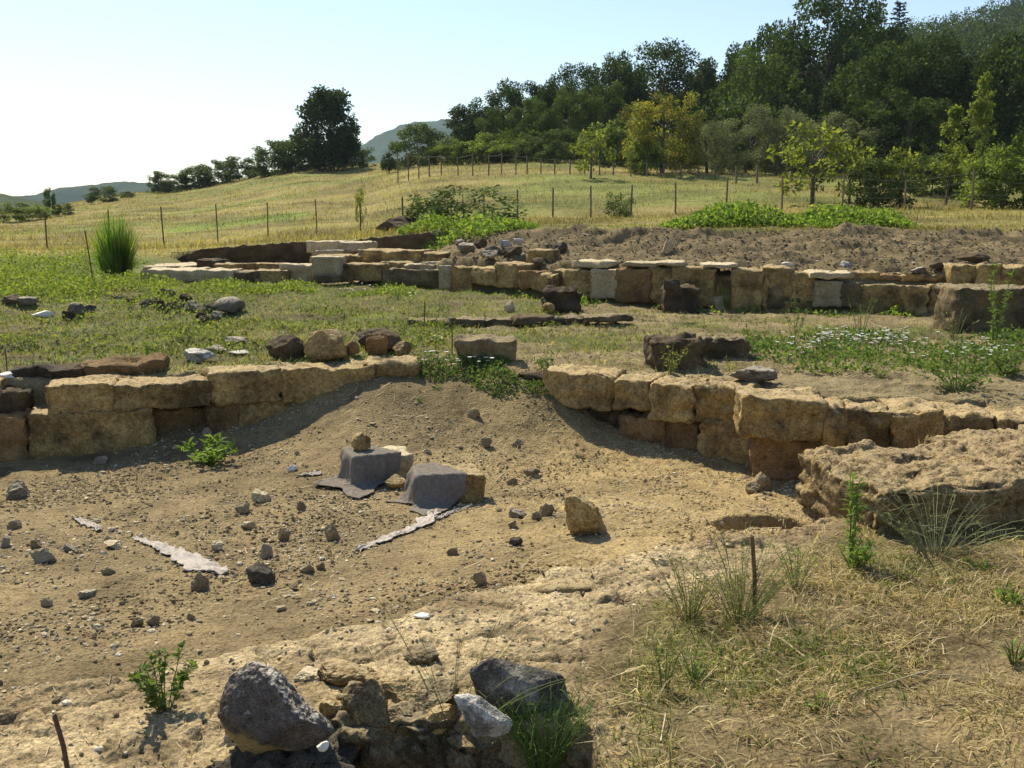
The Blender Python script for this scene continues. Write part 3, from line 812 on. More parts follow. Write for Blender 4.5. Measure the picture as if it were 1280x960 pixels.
block_px('stone_block', M['oldstone'], 574, 642, 424, 453, .42, 501, 'broad lumpy block alone on the terrace above the earth ramp', taper=-.16, rnd=.07)
block_px('stone_block', M['tuff_dark'], 814, 884, 425, 465, .4, 502, 'dark broken block with a hollowed front sunk in the terrace behind the right wall', rz=.12, rough=.04, notch=.09)
block_px('stone_block', M['oldstone'], 872, 940, 425, 448, .4, 509, 'low grey block half buried right behind the dark broken block', rz=.06, rough=.035, notch=.06)
block_px('stone_block', M['tuff_dark'], 680, 724, 363, 392, .45, 503, 'crumbling brown lump standing on the low kerb in mid terrace', rnd=.1, rough=.05, warp=.08)
block_px('stone_block', M['tuff_dark'], 831, 873, 360, 390, .45, 504, 'dark square stump with a raised left corner in the terrace grass', rnd=.05, rough=.04, warp=.06)
block_px('flat_stone', M['pale'], 894, 938, 370, 386, .4, 506, 'pale flat topped stone tapering downward before the back wall', taper=-.25, rnd=.03)
block_px('stone_block', M['oldstone'], 958, 1000, 356, 390, .4, 507, 'rounded ochre boulder with a nicked top corner by the back wall', rnd=.11, rough=.04, warp=.08)
block_px('stone_block', M['oldstone'], 1191, 1330, 360, 416, .7, 508, 'big grey lichened block at the right edge behind tall weeds', rnd=.04, rough=.03)
kb = thing('stone_kerb', tuple(hit(600, 411)), 'low dark kerb of half buried stones crossing the middle of the terrace', 'kerb')
wall_blocks(kb, [500, 600, 690, 790], [12.75, 12.7, 12.85, 13.2], [
    (509, 560, 400, 415, .3, 'oldstone', dict(rnd=.04)), (558, 606, 399, 413, .3, 'oldstone', dict(dy=.25)), (604, 645, 399, 412, .3, 'oldstone', dict(dy=.35, rnd=.05)),
    (644, 692, 396, 409, .35, 'tuff_dark', dict(dy=.15, rnd=.05)), (690, 735, 397, 407, .35, 'oldstone', dict(dy=.3)), (733, 790, 395, 403, .35, 'oldstone', dict(dy=.2)), ], M['oldstone'], 520, cell=.04)
rock_px('stone', M['tuff_dark'], 357, 449, 52, 32, 601, 'blackish pitted boulder left of the brown one on the wall end', dep=.7, cuts=4, rough=.14, smooth=True)
rock_px('stone', M['tuff'], 405, 453, 58, 37, 602, 'brown oblong boulder resting on the left wall end', dep=.65, cuts=6, rough=.08, smooth=True)
rock_px('stone', M['tuff_dark'], 474, 442, 56, 30, 603, 'dark rough boulder behind two small stones on the terrace edge', dep=.7, cuts=6, rough=.1)
rock_px('stone', M['tuff_red'], 471, 446, 28, 28, 604, 'pointed reddish stone leaning on the dark boulder', dep=.7, cuts=8, rough=.08)
rock_px('stone', M['tuff'], 502, 446, 24, 18, 605, 'small brown stone right of the pointed reddish one', dep=.8, cuts=8)
rock_px('stone', M['tuff_red'], 440, 447, 18, 20, 606, 'dark red lump tucked against the brown oblong boulder', dep=.8, cuts=8)
rock_px('stone', M['grey'], 282, 393, 38, 20, 607, 'smooth grey boulder on the grass at the end of the rubble strip', dep=.8, cuts=4, rough=.04, smooth=True)
rock_px('stone', M['marble'], 246, 455, 42, 17, 608, 'pale grey angular stone on grass behind the left wall', dep=.6, cuts=20, rough=.09)
rock_px('flat_stone', M['grey'], 292, 432, 30, 7, 609, 'flat dark slab stone lying on grass behind the boulders', cat='slab', dep=.8)
rock_px('flat_stone', M['marble'], 297, 445, 30, 7, 610, 'flat whitish stone beside the pale angular stone', cat='slab', dep=.8)
rock_px('flat_stone', M['grey'], 270, 440, 32, 8, 611, 'flat grey stone just behind the whitish flat stone', cat='slab', dep=.8)
rock_px('flat_stone', M['whitestone'], 50, 397, 26, 7, 612, 'white flat stone on grass at far left', cat='stone', dep=.8)
rock_px('flat_stone', M['whitestone'], 6, 474, 26, 9, 613, 'white stone on the wall top at the left picture edge', dep=.7)
rock_px('stone', M['grey'], 943, 491, 60, 19, 614, 'grey wedge stone lying on top of the right wall', dep=.55, cuts=16, rough=.1, sink=.02)
rock_px('flat_stone', M['pale'], 545, 427, 18, 6, 615, 'thin pale flake on bare earth near the thin iron rod', dep=.9)
rock_px('stone', M['pale'], 637, 391, 14, 15, 616, 'small upright pale stone on the kerb beside the brown lump', dep=.6)
rock_px('stone', M['tuff'], 686, 392, 16, 13, 617, 'round brown stone at the left foot of the crumbling lump', dep=.8, cuts=4)
o = rock('stone', M['tuff_dark'], P(1217, 327, 15.5), .5, .4, .14, 618, 'dark flat rock on the top right end of the back wall')
o = rock('stone', M['tuff_dark'], P(841, 364, 13.95)+np.array([0, .12, 0]), .24, .24, .16, 619, 'knob of dark stone on the left corner of the square stump')
for i, (u, v, w, h, m, lab) in enumerate([(583,318,20,9,'grey','grey angular stone topmost in the heap behind the back wall'), (600,310,16,10,'tuff_dark','dark clod at the top of the heap behind the back wall'),
        (618,318,22,10,'darkrock','dark flat stone in the middle of the heap behind the back wall'), (632,310,14,8,'marble','pale small stone high on the heap behind the back wall'), (648,306,12,7,'marble','white chip on the bank above the heap'),
        (640,323,24,11,'tuff_dark','broad brown stone low in the heap behind the back wall'), (612,327,18,9,'grey','grey stone at the foot of the heap on the wall top'), (700,318,18,12,'darkrock','dark stone on the bank right of the pointed yellow block'),
        (676,331,22,9,'tuff_dark','dark rounded stone in front of the pointed yellow block'), (575,308,12,7,'grey','small grey stone at the left top of the heap'), (835,318,12,14,'pale','upright pale flake on the bank above the orange tinted slab'),
        (1060,334,16,8,'marble','white flat chip behind the back wall on the right'), (985,336,14,6,'marble','pale chip on the wall top right of centre'), (1150,352,18,8,'grey','grey cobble on the low part of the back wall'), (1172,350,16,8,'tuff_dark','brown cobble beside the grey one on the low part of the back wall'), (494,290,50,16,'tuff_dark','dark heap of clods at the corner of the cut above the blocks')]):
    rock_px('rubble_stone', M[m], u, v, w*1.1, h*1.15, 720+i, lab, 'stone', 'rubble stones behind the back wall', sub=3, cuts=14, rough=.1)
# rubble strip in the western grass
rb = [(196,381,14,9),(205,392,22,10),(213,375,12,10),(232,380,14,9),(222,388,16,10),(238,390,20,12),(250,398,15,9),(262,390,16,9),(268,400,14,9),(256,408,18,11),(182,386,14,9),(95,395,18,14),(85,401,14,10),(112,391,12,8),(150,375,16,6),(163,380,12,6),(205,370,14,8),(30,383,24,7),(12,380,26,8)]
rl = ['dark lump', 'long brown stone', 'angular grey stone', 'reddish stone', 'half buried stone', 'dark wedge', 'rough brown stone', 'grey stone', 'dark cobble', 'broad dark stone',
      'brown clod', 'black pointed clod', 'dark clod', 'dull small clod', 'flat grey stone', 'grey flake', 'dark cobble', 'flat brown stone', 'flat dark stone']
rp = ['third row of the rubble strip in the western grass', 'front of the rubble strip beside grass tufts', 'back of the rubble strip below the weeds', 'at the back of the rubble strip near its right end', 'in the middle of the rubble strip',
      'near the smooth grey boulder', 'in front of the smooth grey boulder', 'just left of the smooth grey boulder', 'lowest in the rubble strip under the grey boulder', 'nearest the viewer in the rubble strip', 'at the left end of the rubble strip',
      'right of the white flat stone on grass', 'close beside the white flat stone', 'right of the black clod on grass', 'on grass under the tall reed tuft', 'right of the flat grey stone under the reed tuft', 'topmost in the rubble strip', 'at the left picture edge in the grass', 'at the very left picture edge below the weeds']
for i, ((u, v, w, h), a, b) in enumerate(zip(rb, rl, rp)):
    rock_px('rubble_stone', M[('tuff_dark', 'darkrock', 'grey')[i % 3]], u, v, w*1.15, h*1.15, 640+i, a+' '+b, 'stone', 'rubble stones in the western grass', sub=3, cuts=14, rough=.12, sink=.3)

# ---- outcrop on the right
def outcrop():
    p = np.array([2.28, 5.62, -.16])
    me = block_mesh('rock_outcrop', 1.08, .95, .41, 700, cell=.014, rnd=.05, rough=.032, warp=.05, notch=.04, strata=1.0, plates=.016)
    o = link('rock_outcrop', me, M['rock_out'], loc=(2.42, 5.72, -.175)); o.rotation_euler = (0, math.radians(-3), math.radians(9))
    tag(o, 'massive pitted ochre rock with flat eroded top in the right foreground', 'rock')
    me = block_mesh('rock_outcrop', 1.7, .9, .38, 701, cell=.02, rnd=.05, rough=.032, warp=.05, notch=.04, strata=1.0, plates=.018)
    o = link('rock_outcrop', me, M['rock_out'], loc=(3.78, 6.58, -.19)); o.rotation_euler = (0, 0, math.radians(12))
    tag(o, 'eroded rock shelf running off the right edge behind the massive pitted rock', 'rock')
M['rock_out'] = stone_mat('eroded_tuff', (.31,.215,.10), (.175,.118,.055), (.08,.055,.03), pit=1.0, scale=1.3, stain_lo=.5, stain_hi=.66, top=(.335,.255,.14), fine=.6)
outcrop()

# ---- pit stones
ps = [
 (18,624,36,26,'grey','grey and rust stone at the left edge of the pit floor'),
 (322,730,46,27,'darkrock','black angular rock beside the cloth strip in the pit'),
 (248,740,24,27,'tuff','upright ochre stone just below the cloth strip'),
 (331,700,20,24,'grey','greenish grey slab stone standing behind the black rock'),
 (354,678,18,20,'tuff_dark','dark knobbly stone in the small heap left of centre'),
 (415,676,24,26,'tuff','blocky tan stone right of the small heap'),
 (309,662,22,10,'pale','flat tan stone above the small heap'),
 (325,628,26,15,'pale','pale double stone on bare soil left of the draped blocks'),
 (302,641,20,13,'tuff','brown stone left of the pale double stone'),
 (376,637,14,12,'tuff_dark','small brown stone on smooth soil below the first draped block'),
 (53,704,34,22,'grey','largest grey stone of the scatter at left'),
 (16,662,20,13,'tuff','brown stone near the left edge above the scatter'),
 (5,684,16,16,'grey','grey stone cut by the left picture edge'),
 (44,686,16,16,'tuff','pinkish stone between grey stones of the left scatter'),
 (85,690,18,12,'grey','grey stone right of the pinkish one in the left scatter'),
 (135,718,20,11,'tuff','brown flat stone below the pale slivers at left'),
 (57,758,17,13,'tuff','lone dark stone low on the left soil'),
 (106,748,24,11,'grey','pair forming grey pebble below the brown flat stone'),
 (170,784,20,14,'tuff_dark','brown left stone of the pair above the pale ledge'),
 (190,783,20,17,'tuff_dark','dark right stone of the pair above the pale ledge'),
 (120,790,20,10,'pale','pale stone left of the brown pair'),
 (238,775,12,10,'tuff_dark','tiny dark stone right of the brown pair'),
 (683,646,22,20,'tuff','squarish brown stone left of the split upright stone'),
 (671,650,15,12,'tuff','pale small stone touching the squarish brown stone'),
 (647,648,26,12,'grey','flat grey stone pointing left of the squarish brown stone'),
 (645,683,20,13,'darkrock','dark pebble stone on sandy soil below the flat grey stone'),
 (565,694,17,11,'tuff_dark','dark flat stone right of the trailing cloth'),
 (600,733,20,22,'tuff','tan wedge stone at the edge of the pale ledge'),
 (608,560,15,14,'tuff','brown cube stone on the slope right of the draped blocks'),
 (648,557,15,9,'tuff','flat brown stone right of the brown cube stone'),
 (592,523,18,14,'tuff_dark','dark stone halfway up the earth ramp'),
 (955,614,30,26,'tuff','rounded ochre stone in the corner before the pitted rock'),
 (943,617,24,14,'tuff','lower ochre stone leaning on the rounded one'),
 (990,598,18,12,'tuff_red','reddish stone behind the rounded ochre stone'),
 (383,716,22,13,'tuff','ochre stone beside dark pebbles right of the black rock'),
 (400,712,14,11,'tuff_dark','small dark stone on the rise right of the black rock'),
 (366,738,14,9,'tuff_dark','dark pebble stone on sandy patch below the black rock'),
 (270,688,18,10,'pale','pale flat stone above the end of the cloth strip'),
 (124,579,22,10,'grey','pale grey stone at the foot of the left wall'),
 (258,548,14,14,'grey','grey stone in the wall shadow behind the leafy plant'),
 (365,589,14,8,'whitestone','white pebble left of the first drape'),
 (534,567,13,6,'pale','pale flat pebble between the two draped blocks'),
 (665,592,24,11,'tuff','flat brown clod right of the second draped block'),
 (640,606,16,11,'tuff_dark','dark clod right of the second draped block'),
 (740,664,34,13,'pale','smooth pale stone at the foot of the split upright stone'),
 (752,668,14,9,'grey','grey pebble under the right side of the split upright stone'),
 (640,660,13,10,'tuff','small tan pebble near the flat grey stone') ,
 (115,655,20,8,'pale','pale sliver above the left scatter'),
 (138,686,30,10,'pale','broad pale sliver in the left scatter'),
]
for i, (u, v, w, h, m, lab) in enumerate(ps):
    if lab.startswith('pair forming'): lab = 'grey pebble stone below the brown flat stone'
    m = {'tuff': 'pitstone', 'tuff_dark': 'pitdark', 'tuff_red': 'pitdark', 'grey': 'pitgrey'}.get(m, m)
    rock_px('loose_stone', M[m], u, v, w*.92, h*.9, 800+i, lab, 'stone', 'loose stones on the pit floor', sub=4, cuts=16, rough=.09, dep=random.uniform(.6, .9), sink=.4)
# split upright stone
def standing_stone():
    hull_rock('upright_stone', M['tuff'], [(706,622),(717,617),(736,628),(748,634),(759,666),(712,669),(707,648)], [(722,624,.03),(742,636,.05),(728,655,.06),(750,660,.04)],
              hit(733, 668)[1], .2, 35.0, 'split upright tan stone standing on the pit floor below the right wall', 'stone')
# slab lip in the ledge
o = rock('slab_edge', M['tuff'], hit(700, 741)+np.array([0, .12, -.10]), .40, .26, .13, 871, 'low pale slab with shaded edge let into the foreground ledge', 'slab', sub=4, cuts=12, rough=.06, smooth=True)
o = rock('flat_stone', M['whitestone'], hit(527, 771), .075, .05, .015, 872, 'small white flake lying on the pale foreground ledge', 'stone', sub=3)

# ---- foreground rubble
def hull_rock(name, mat, sil, front, Y, dep, seed, label, cat='boulder', rough=.008, shrink=.82):
    """angular boulder from its profile: a front outline set back, a back outline, and bulging front corners"""
    pts = []
    cu = sum(p[0] for p in sil)/len(sil); cv = sum(p[1] for p in sil)/len(sil)
    for (u, v) in sil:
        q = P(u, v, Y); pts.append(q)
        q = P(cu+(u-cu)*shrink, cv+(v-cv)*shrink-4, Y+dep*.6); pts.append(q)
    for (u, v, o) in front:
        q = P(u, v, Y-o); pts.append(q)
    base = P(cu, max(p[1] for p in sil), Y)
    bm = bmesh.new()
    for q in pts: bm.verts.new(tuple(q-base))
    res = bmesh.ops.convex_hull(bm, input=bm.verts)
    bmesh.ops.delete(bm, geom=[g for g in set(res['geom_interior'] + res['geom_unused']) if isinstance(g, bmesh.types.BMVert)], context='VERTS')
    bmesh.ops.bevel(bm, geom=list(bm.edges), offset=.006, segments=1, affect='EDGES')
    bmesh.ops.triangulate(bm, faces=bm.faces[:])
    for _ in range(5):
        es = [e for e in bm.edges if e.calc_length() > .014]
        if not es: break
        bmesh.ops.subdivide_edges(bm, edges=es, cuts=1); bmesh.ops.triangulate(bm, faces=bm.faces[:])
    bm.normal_update()
    bm.normal_update()
    co = np.array([v.co[:] for v in bm.verts]); no = np.array([v.normal[:] for v in bm.verts])
    dsp = rough*(1.2*fbm(co[:, 0]*11+seed, co[:, 1]*11, co[:, 2]*11, 4) - .8*np.maximum(0, noise3(co[:, 0]*26+seed, co[:, 1]*26, co[:, 2]*26)-.1) + .4*noise3(co[:, 0]*70, co[:, 1]*70, co[:, 2]*70+seed))
    co = co+no*dsp[:, None]
    for v, c in zip(bm.verts, co): v.co = c
    for f in bm.faces: f.smooth = False
    me = bpy.data.meshes.new(name); bm.to_mesh(me); bm.free()
    o = link(name, me, mat, loc=tuple(base)); return tag(o, label, cat)
def big_rock():
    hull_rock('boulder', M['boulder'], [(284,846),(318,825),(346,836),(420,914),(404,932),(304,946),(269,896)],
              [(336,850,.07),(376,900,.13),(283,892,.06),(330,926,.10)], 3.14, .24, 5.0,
              'large grey boulder with a yellow stained foot and a sunlit top painted whitish, left of the foreground rubble')
def boulder_mat():
    m = stone_mat('grey_boulder', (.17,.14,.118), (.10,.082,.068), (.055,.045,.038), pit=.8, scale=1.5, stain_lo=.5, stain_hi=.66, top=(.58,.52,.44), fine=.5)  # whitish top colour stands in for sunlight on the upper faces
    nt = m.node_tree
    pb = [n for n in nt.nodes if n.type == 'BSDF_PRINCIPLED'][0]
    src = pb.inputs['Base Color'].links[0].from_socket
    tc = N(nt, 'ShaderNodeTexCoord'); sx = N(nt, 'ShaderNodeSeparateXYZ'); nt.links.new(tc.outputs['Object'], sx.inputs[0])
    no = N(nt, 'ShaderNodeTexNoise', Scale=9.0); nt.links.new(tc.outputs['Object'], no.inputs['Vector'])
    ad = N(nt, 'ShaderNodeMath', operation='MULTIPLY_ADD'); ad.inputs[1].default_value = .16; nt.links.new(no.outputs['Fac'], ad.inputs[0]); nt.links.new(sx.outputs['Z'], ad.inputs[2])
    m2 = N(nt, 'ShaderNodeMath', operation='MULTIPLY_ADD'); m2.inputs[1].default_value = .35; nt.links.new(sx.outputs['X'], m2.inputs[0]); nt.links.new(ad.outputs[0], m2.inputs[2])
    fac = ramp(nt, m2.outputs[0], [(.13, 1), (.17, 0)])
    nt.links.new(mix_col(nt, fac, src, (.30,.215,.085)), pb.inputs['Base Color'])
    return m
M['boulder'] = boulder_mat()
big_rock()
standing_stone()
def fg(name, mat, u0, u1, vt, vb, Y, dep, seed, label, kind='rock', cat='stone', **kw):
    um = (u0+u1)/2
    if kind == 'rock' and not kw.get('fixed'): Y = on_plane(um, vb, -.14)[1]
    a, b = P(u0, vb, Y), P(u1, vb, Y); zt = P(um, vt, Y+dep*.3)[2]; zb = P(um, vb, Y)[2]
    c = (a+b)/2 + np.array([0, dep/2, 0])
    if kind == 'rock':
        v, f = rock_arrays((b-a)[0], dep, zt-zb, seed, kw.get('sub', 5), kw.get('cuts', 9)+6, kw.get('rough', .07))
        sm = kw.get('smooth', False)
    else:
        v, f = lattice_block((b-a)[0], dep, zt-zb, seed, cell=.009, rnd=kw.get('rnd', .05), rough=.055, warp=.05, notch=.07); sm = True
    if kind == 'rock': v = v*1.14
    o = link(name, mesh_np(name, v, f, None, sm), mat, loc=(c[0], c[1], zb))
    o.rotation_euler = (0, 0, kw.get('rz', 0))
    return tag(o, label, cat)
fg('rubble_stone', M['tuff'], 397, 472, 834, 868, 3.72, .16, 901, 'long ochre stone at the back of the foreground rubble row', rough=.05, cuts=6)
fg('rubble_stone', M['tuff'], 453, 490, 850, 880, 3.58, .12, 902, 'small ochre stone between two larger ones in the rubble row')
fg('rubble_stone', M['oldstone'], 424, 482, 858, 911, 3.36, .16, 903, 'square brown stone beside the large grey boulder', cuts=7)
fg('rubble_stone', M['tuff'], 471, 518, 860, 893, 3.48, .13, 904, 'slanted tan stone in the middle of the rubble row')
fg('rubble_stone', M['oldstone'], 514, 569, 862, 905, 3.38, .16, 905, 'round brown stone left of the white marble lump', cuts=6)
fg('rubble_stone', M['tuff'], 400, 434, 878, 908, 3.33, .1, 906, 'small pale stone against the large grey boulder')
fg('rubble_stone', M['oldstone'], 504, 546, 814, 846, 3.85, .13, 907, 'lone brown stone on the ledge behind the rubble row', cuts=7)
hull_rock('dark_boulder', M['veined'], [(588,838),(612,822),(668,834),(706,845),(714,880),(704,914),(600,905)],
          [(622,842,.04),(662,856,.09),(615,872,.05),(655,905,.08)], 3.40, .26, 15.0, 'big dark grey rock with pale veins among green stems')
hull_rock('marble_lump', M['marble'], [(566,869),(600,870),(642,902),(636,920),(592,922)],
          [(596,884,.05),(624,904,.05),(588,908,.03)], 3.22, .12, 25.0, 'white and grey marble lump in front of the dark rock', 'stone')
fg('rubble_stone', M['tuff'], 440, 476, 884, 912, 3.3, .12, 921, 'tan stone wedged in front of the square brown stone')
fg('rubble_stone', M['oldstone'], 478, 520, 886, 914, 3.3, .12, 922, 'brown stone in the front of the rubble row below the slanted tan one')
fg('rubble_stone', M['tuff'], 524, 566, 890, 920, 3.3, .12, 923, 'tan stone at the front of the rubble row left of the marble lump')
fg('rubble_stone', M['pale'], 368, 402, 842, 862, 3.6, .1, 924, 'pale stone just right of the boulder top, first of the rubble row')
fg('rubble_block', M['oldstone'], 410, 570, 890, 1010, 3.30, .25, 910, 'rough dark brown block face under the foreground rubble row', kind='block')
fg('rubble_block', M['oldstone'], 560, 735, 916, 1015, 3.26, .25, 911, 'shaded block under the marble lump and dark rock', kind='block')
fg('rubble_block', M['darkrock'], 262, 425, 942, 1015, 3.06, .3, 912, 'blackish stone under the large grey boulder', kind='block')
o = rock('flat_stone', M['whitestone'], P(404, 945, 2.99)+np.array([0,0,.02]), .04, .03, .03, 913, 'small white shard lying at the right foot of the grey boulder', sub=3)

# ------------------------------------------------------------------ draped blocks
def draped(u, vb, L, D, Hh, rz, seed, mat, blab):
    p = hit(u, vb)
    o = link('squared_block', block_mesh('squared_block', L, D, Hh, seed, cell=.015, rnd=.035, rough=.012, warp=.02, notch=.015), mat, loc=(p[0], p[1], p[2]-.02)); o.rotation_euler = (0, 0, rz)
    tag(o, blab, 'stone')
    return p
def drape(p, L, D, Hh, rz, centre, size, turn, seed, label, steps=230, res=.0085):
    """a limp sheet let fall over a block: particles on a grid, distance limits, block and ground contact"""
    nx, ny = int(size[0]/res), int(size[1]/res)
    r = np.random.default_rng(seed)
    gx, gy = np.meshgrid((np.arange(nx)-(nx-1)/2)*res, (np.arange(ny)-(ny-1)/2)*res, indexing='ij')
    c, sn = math.cos(turn), math.sin(turn)
    X = np.stack([centre[0]+gx*c-gy*sn, centre[1]+gx*sn+gy*c, np.full_like(gx, Hh+.05)], -1)
    X[..., :2] = centre + (X[..., :2]-centre)*.87
    X[..., 2] += .035*noise3(gx*11, gy*11, seed) + .02*noise3(gx*22, gy*22, seed+4)
    ca, sa = math.cos(rz), math.sin(rz)
    def world(x, y): return p[0]+x*ca-y*sa, p[1]+x*sa+y*ca
    sx, sy = np.array([-.6, .3, -.6, .3, -.2]), np.array([-.6, -.6, .4, .4, -.1])
    gzs = height(*world(sx, sy))-p[2]
    co, *_ = np.linalg.lstsq(np.c_[sx, sy, np.ones(5)], gzs, rcond=None)
    V = np.zeros_like(X); hb = np.array([L/2, D/2])+.008; dt = .012
    def link_c(A, B, d):
        e = B-A; l = np.linalg.norm(e, axis=-1, keepdims=True)+1e-9
        q = .5*(1-d/l)*e
        return q
    for st in range(steps):
        prev = X.copy()
        V[..., 2] -= 9.8*dt; V *= .985
        X = X + V*dt
        for it in range(14):
            for ax in (0, 1):
                for par in (0, 1):
                    if ax == 0:
                        A = X[par:-1:2]; B = X[par+1::2]; m = min(len(A), len(B)); q = link_c(A[:m], B[:m], res); X[par:-1:2][:m] += q; X[par+1::2][:m] -= q
                    else:
                        A = X[:, par:-1:2]; B = X[:, par+1::2]; m = min(A.shape[1], B.shape[1]); q = link_c(A[:, :m], B[:, :m], res); X[:, par:-1:2][:, :m] += q; X[:, par+1::2][:, :m] -= q
            if it % 3 == 0:      # a little stiffness against sharp folds
                q = link_c(X[:-4], X[4:], res*4); k = np.linalg.norm(X[4:]-X[:-4], axis=-1, keepdims=True) < res*2.6; X[:-4] += q*k*.25; X[4:] -= q*k*.25
                q = link_c(X[:, :-4], X[:, 4:], res*4); k = np.linalg.norm(X[:, 4:]-X[:, :-4], axis=-1, keepdims=True) < res*2.6; X[:, :-4] += q*k*.25; X[:, 4:] -= q*k*.25
            # block
            dx = hb[0]-np.abs(X[..., 0]); dy = hb[1]-np.abs(X[..., 1]); dz = Hh+.008-X[..., 2]
            ins = (dx > 0) & (dy > 0) & (dz > 0)
            w = np.argmin(np.stack([dx, dy, dz]), 0)
            k = ins & (w == 0); X[..., 0][k] += np.sign(X[..., 0][k])*dx[k]
            k = ins & (w == 1); X[..., 1][k] += np.sign(X[..., 1][k])*dy[k]
            k = ins & (w == 2); X[..., 2][k] += dz[k]; X[..., :2][k] = prev[..., :2][k]
            k = ins & (w != 2); X[..., 2][k] = .6*prev[..., 2][k]+.4*X[..., 2][k]
            fr = ins
            g = co[0]*X[..., 0]+co[1]*X[..., 1]+co[2]+.006
            on = X[..., 2] < g; X[..., 2] = np.maximum(X[..., 2], g); X[..., :2][on] = .6*prev[..., :2][on]+.4*X[..., :2][on]
        V = (X-prev)/dt
        V[fr] *= .15; V[on] *= .1
        sp = np.linalg.norm(V, axis=-1, keepdims=True); V *= np.minimum(1, 2.5/(sp+1e-9))
    W_ = X.reshape(-1, 3).copy()
    ox, oy = W_[:, 0]-np.clip(W_[:, 0], -hb[0]+.06, hb[0]-.06), W_[:, 1]-np.clip(W_[:, 1], -hb[1]+.06, hb[1]-.06)
    l = np.hypot(ox, oy)+1e-6; hang = sstep(.0, .05, l)*sstep(Hh+.01, Hh*.75, W_[:, 2])
    f1 = noise3(W_[:, 0]*11, W_[:, 1]*11, W_[:, 2]*2.5+seed); f2 = noise3(W_[:, 0]*23, W_[:, 1]*23, W_[:, 2]*5+seed)
    amp = hang*(.034*np.maximum(0, f1+.1) + .016*np.abs(f2))
    W_[:, 0] += ox/l*amp; W_[:, 1] += oy/l*amp
    W_[:, 2] += .010*np.abs(noise3(W_[:, 0]*16, W_[:, 1]*16, seed+2.0))*(1-hang) + .012*np.abs(f2)*(W_[:, 2] < .06)
    xw, yw = world(W_[:, 0], W_[:, 1])
    Z = np.maximum(p[2]+W_[:, 2], height(xw, yw)+.005)
    i = np.arange((nx-1)*ny).reshape(nx-1, ny)[:, :-1].ravel()
    f = np.stack([i, i+1, i+ny+1, i+ny], 1)
    o = link('drape_cloth', mesh_np('drape_cloth', np.stack([xw-p[0], yw-p[1], Z-p[2]], 1), f[:, ::-1], None, True), M['cloth'], loc=tuple(p))
    md = o.modifiers.new('thickness', 'SOLIDIFY'); md.thickness = .004; md.offset = 1
    tag(o, label, 'cloth')
p1 = draped(474, 598, .48, .32, .235, .42, 951, M['pale'], 'cream squared block half covered by the left grey cloth')
drape(p1, .48, .32, .218, .42, (-.20, -.13), (.66, .66), .50, 1, 'grey dust cloth draped over the left end of the cream block')
p2 = draped(560, 626, .48, .34, .25, .18, 952, M['tuff'], 'ochre squared block half covered by the right grey cloth')
drape(p2, .48, .34, .232, .18, (-.15, -.15), (.52, .60), .52, 2, 'grey dust cloth draped over the left end of the ochre block')
q = p1 + np.array([-.13, -.03, .235])
rock('weight_stone', M['tuff'], q, .15, .14, .13, 953, 'small brown stone weighing down the left grey cloth', sub=4, cuts=7, sink=.02)
rock('loose_stone', M['tuff'], hit(497, 610), .19, .12, .10, 954, 'ochre lump wedged between the two draped blocks', 'stone', 'loose stones on the pit floor', sub=4)

def strip(name, pix, width, label, seed, ragged=.3, mat='scrap'):
    """flat crumpled scrap of cloth following the ground"""
    pts = np.array([hit(u, v) for u, v in pix]); w = np.array(width)
    m = 60; t = np.linspace(0, len(pts)-1, m)
    cx = np.interp(t, range(len(pts)), pts[:, 0]); cy = np.interp(t, range(len(pts)), pts[:, 1]); ww = np.interp(t, range(len(w)), w)
    tx, ty = np.gradient(cx), np.gradient(cy); l = np.hypot(tx, ty)+1e-9
    k = 15; rows = []
    for j in range(k):
        a = j/(k-1)-.5
        wob = 1+(ragged+.5)*noise3(t*3.1, np.full(m, np.sign(a)*3+seed), 1.0)*abs(a)*2
        x = cx - ty/l*ww*a*2*wob; y = cy + tx/l*ww*a*2*wob
        rows.append(np.stack([x, y, height(x, y)+.003+.026*np.abs(noise3(x*15+3*a, y*15, seed))+.014*np.abs(noise3(x*42, y*42, seed+2))], 1))
    V = np.stack(rows, 1).reshape(-1, 3); c = pts[0]
    i = np.arange((m-1)*k).reshape(m-1, k)[:, :-1].ravel()
    o = link(name, mesh_np(name, V-c, np.stack([i, i+1, i+k+1, i+k], 1), None, True), M[mat], loc=tuple(c))
    md = o.modifiers.new('thickness', 'SOLIDIFY'); md.thickness = .003
    tag(o, label, 'cloth')
strip('cloth_scrap', [(166,674),(195,683),(220,693),(250,708),(282,719)], [.008,.035,.06,.085,.03], 'long crumpled pale cloth strip lying on the soil left of the black rock', 3.0)
strip('cloth_scrap', [(90,647),(108,656),(125,664)], [.006,.03,.02], 'small frayed pale cloth scrap above the left stone scatter', 5.0)
strip('cloth_scrap', [(545,640),(530,655),(500,668),(470,681),(446,689)], [.03,.055,.03,.045,.02], 'frayed pale cloth tail trailing from the right drape toward the viewer', 7.0, ragged=.6)
strip('cloth_scrap', [(590,634),(566,641),(545,650)], [.004,.010,.015], 'thin frayed thread of cloth under the ochre draped block', 9.0, ragged=.6)
strip('cloth_scrap', [(372,595),(388,594),(402,592)], [.005,.03,.03], 'pale hem of cloth lying on soil left of the left drape', 11.0)

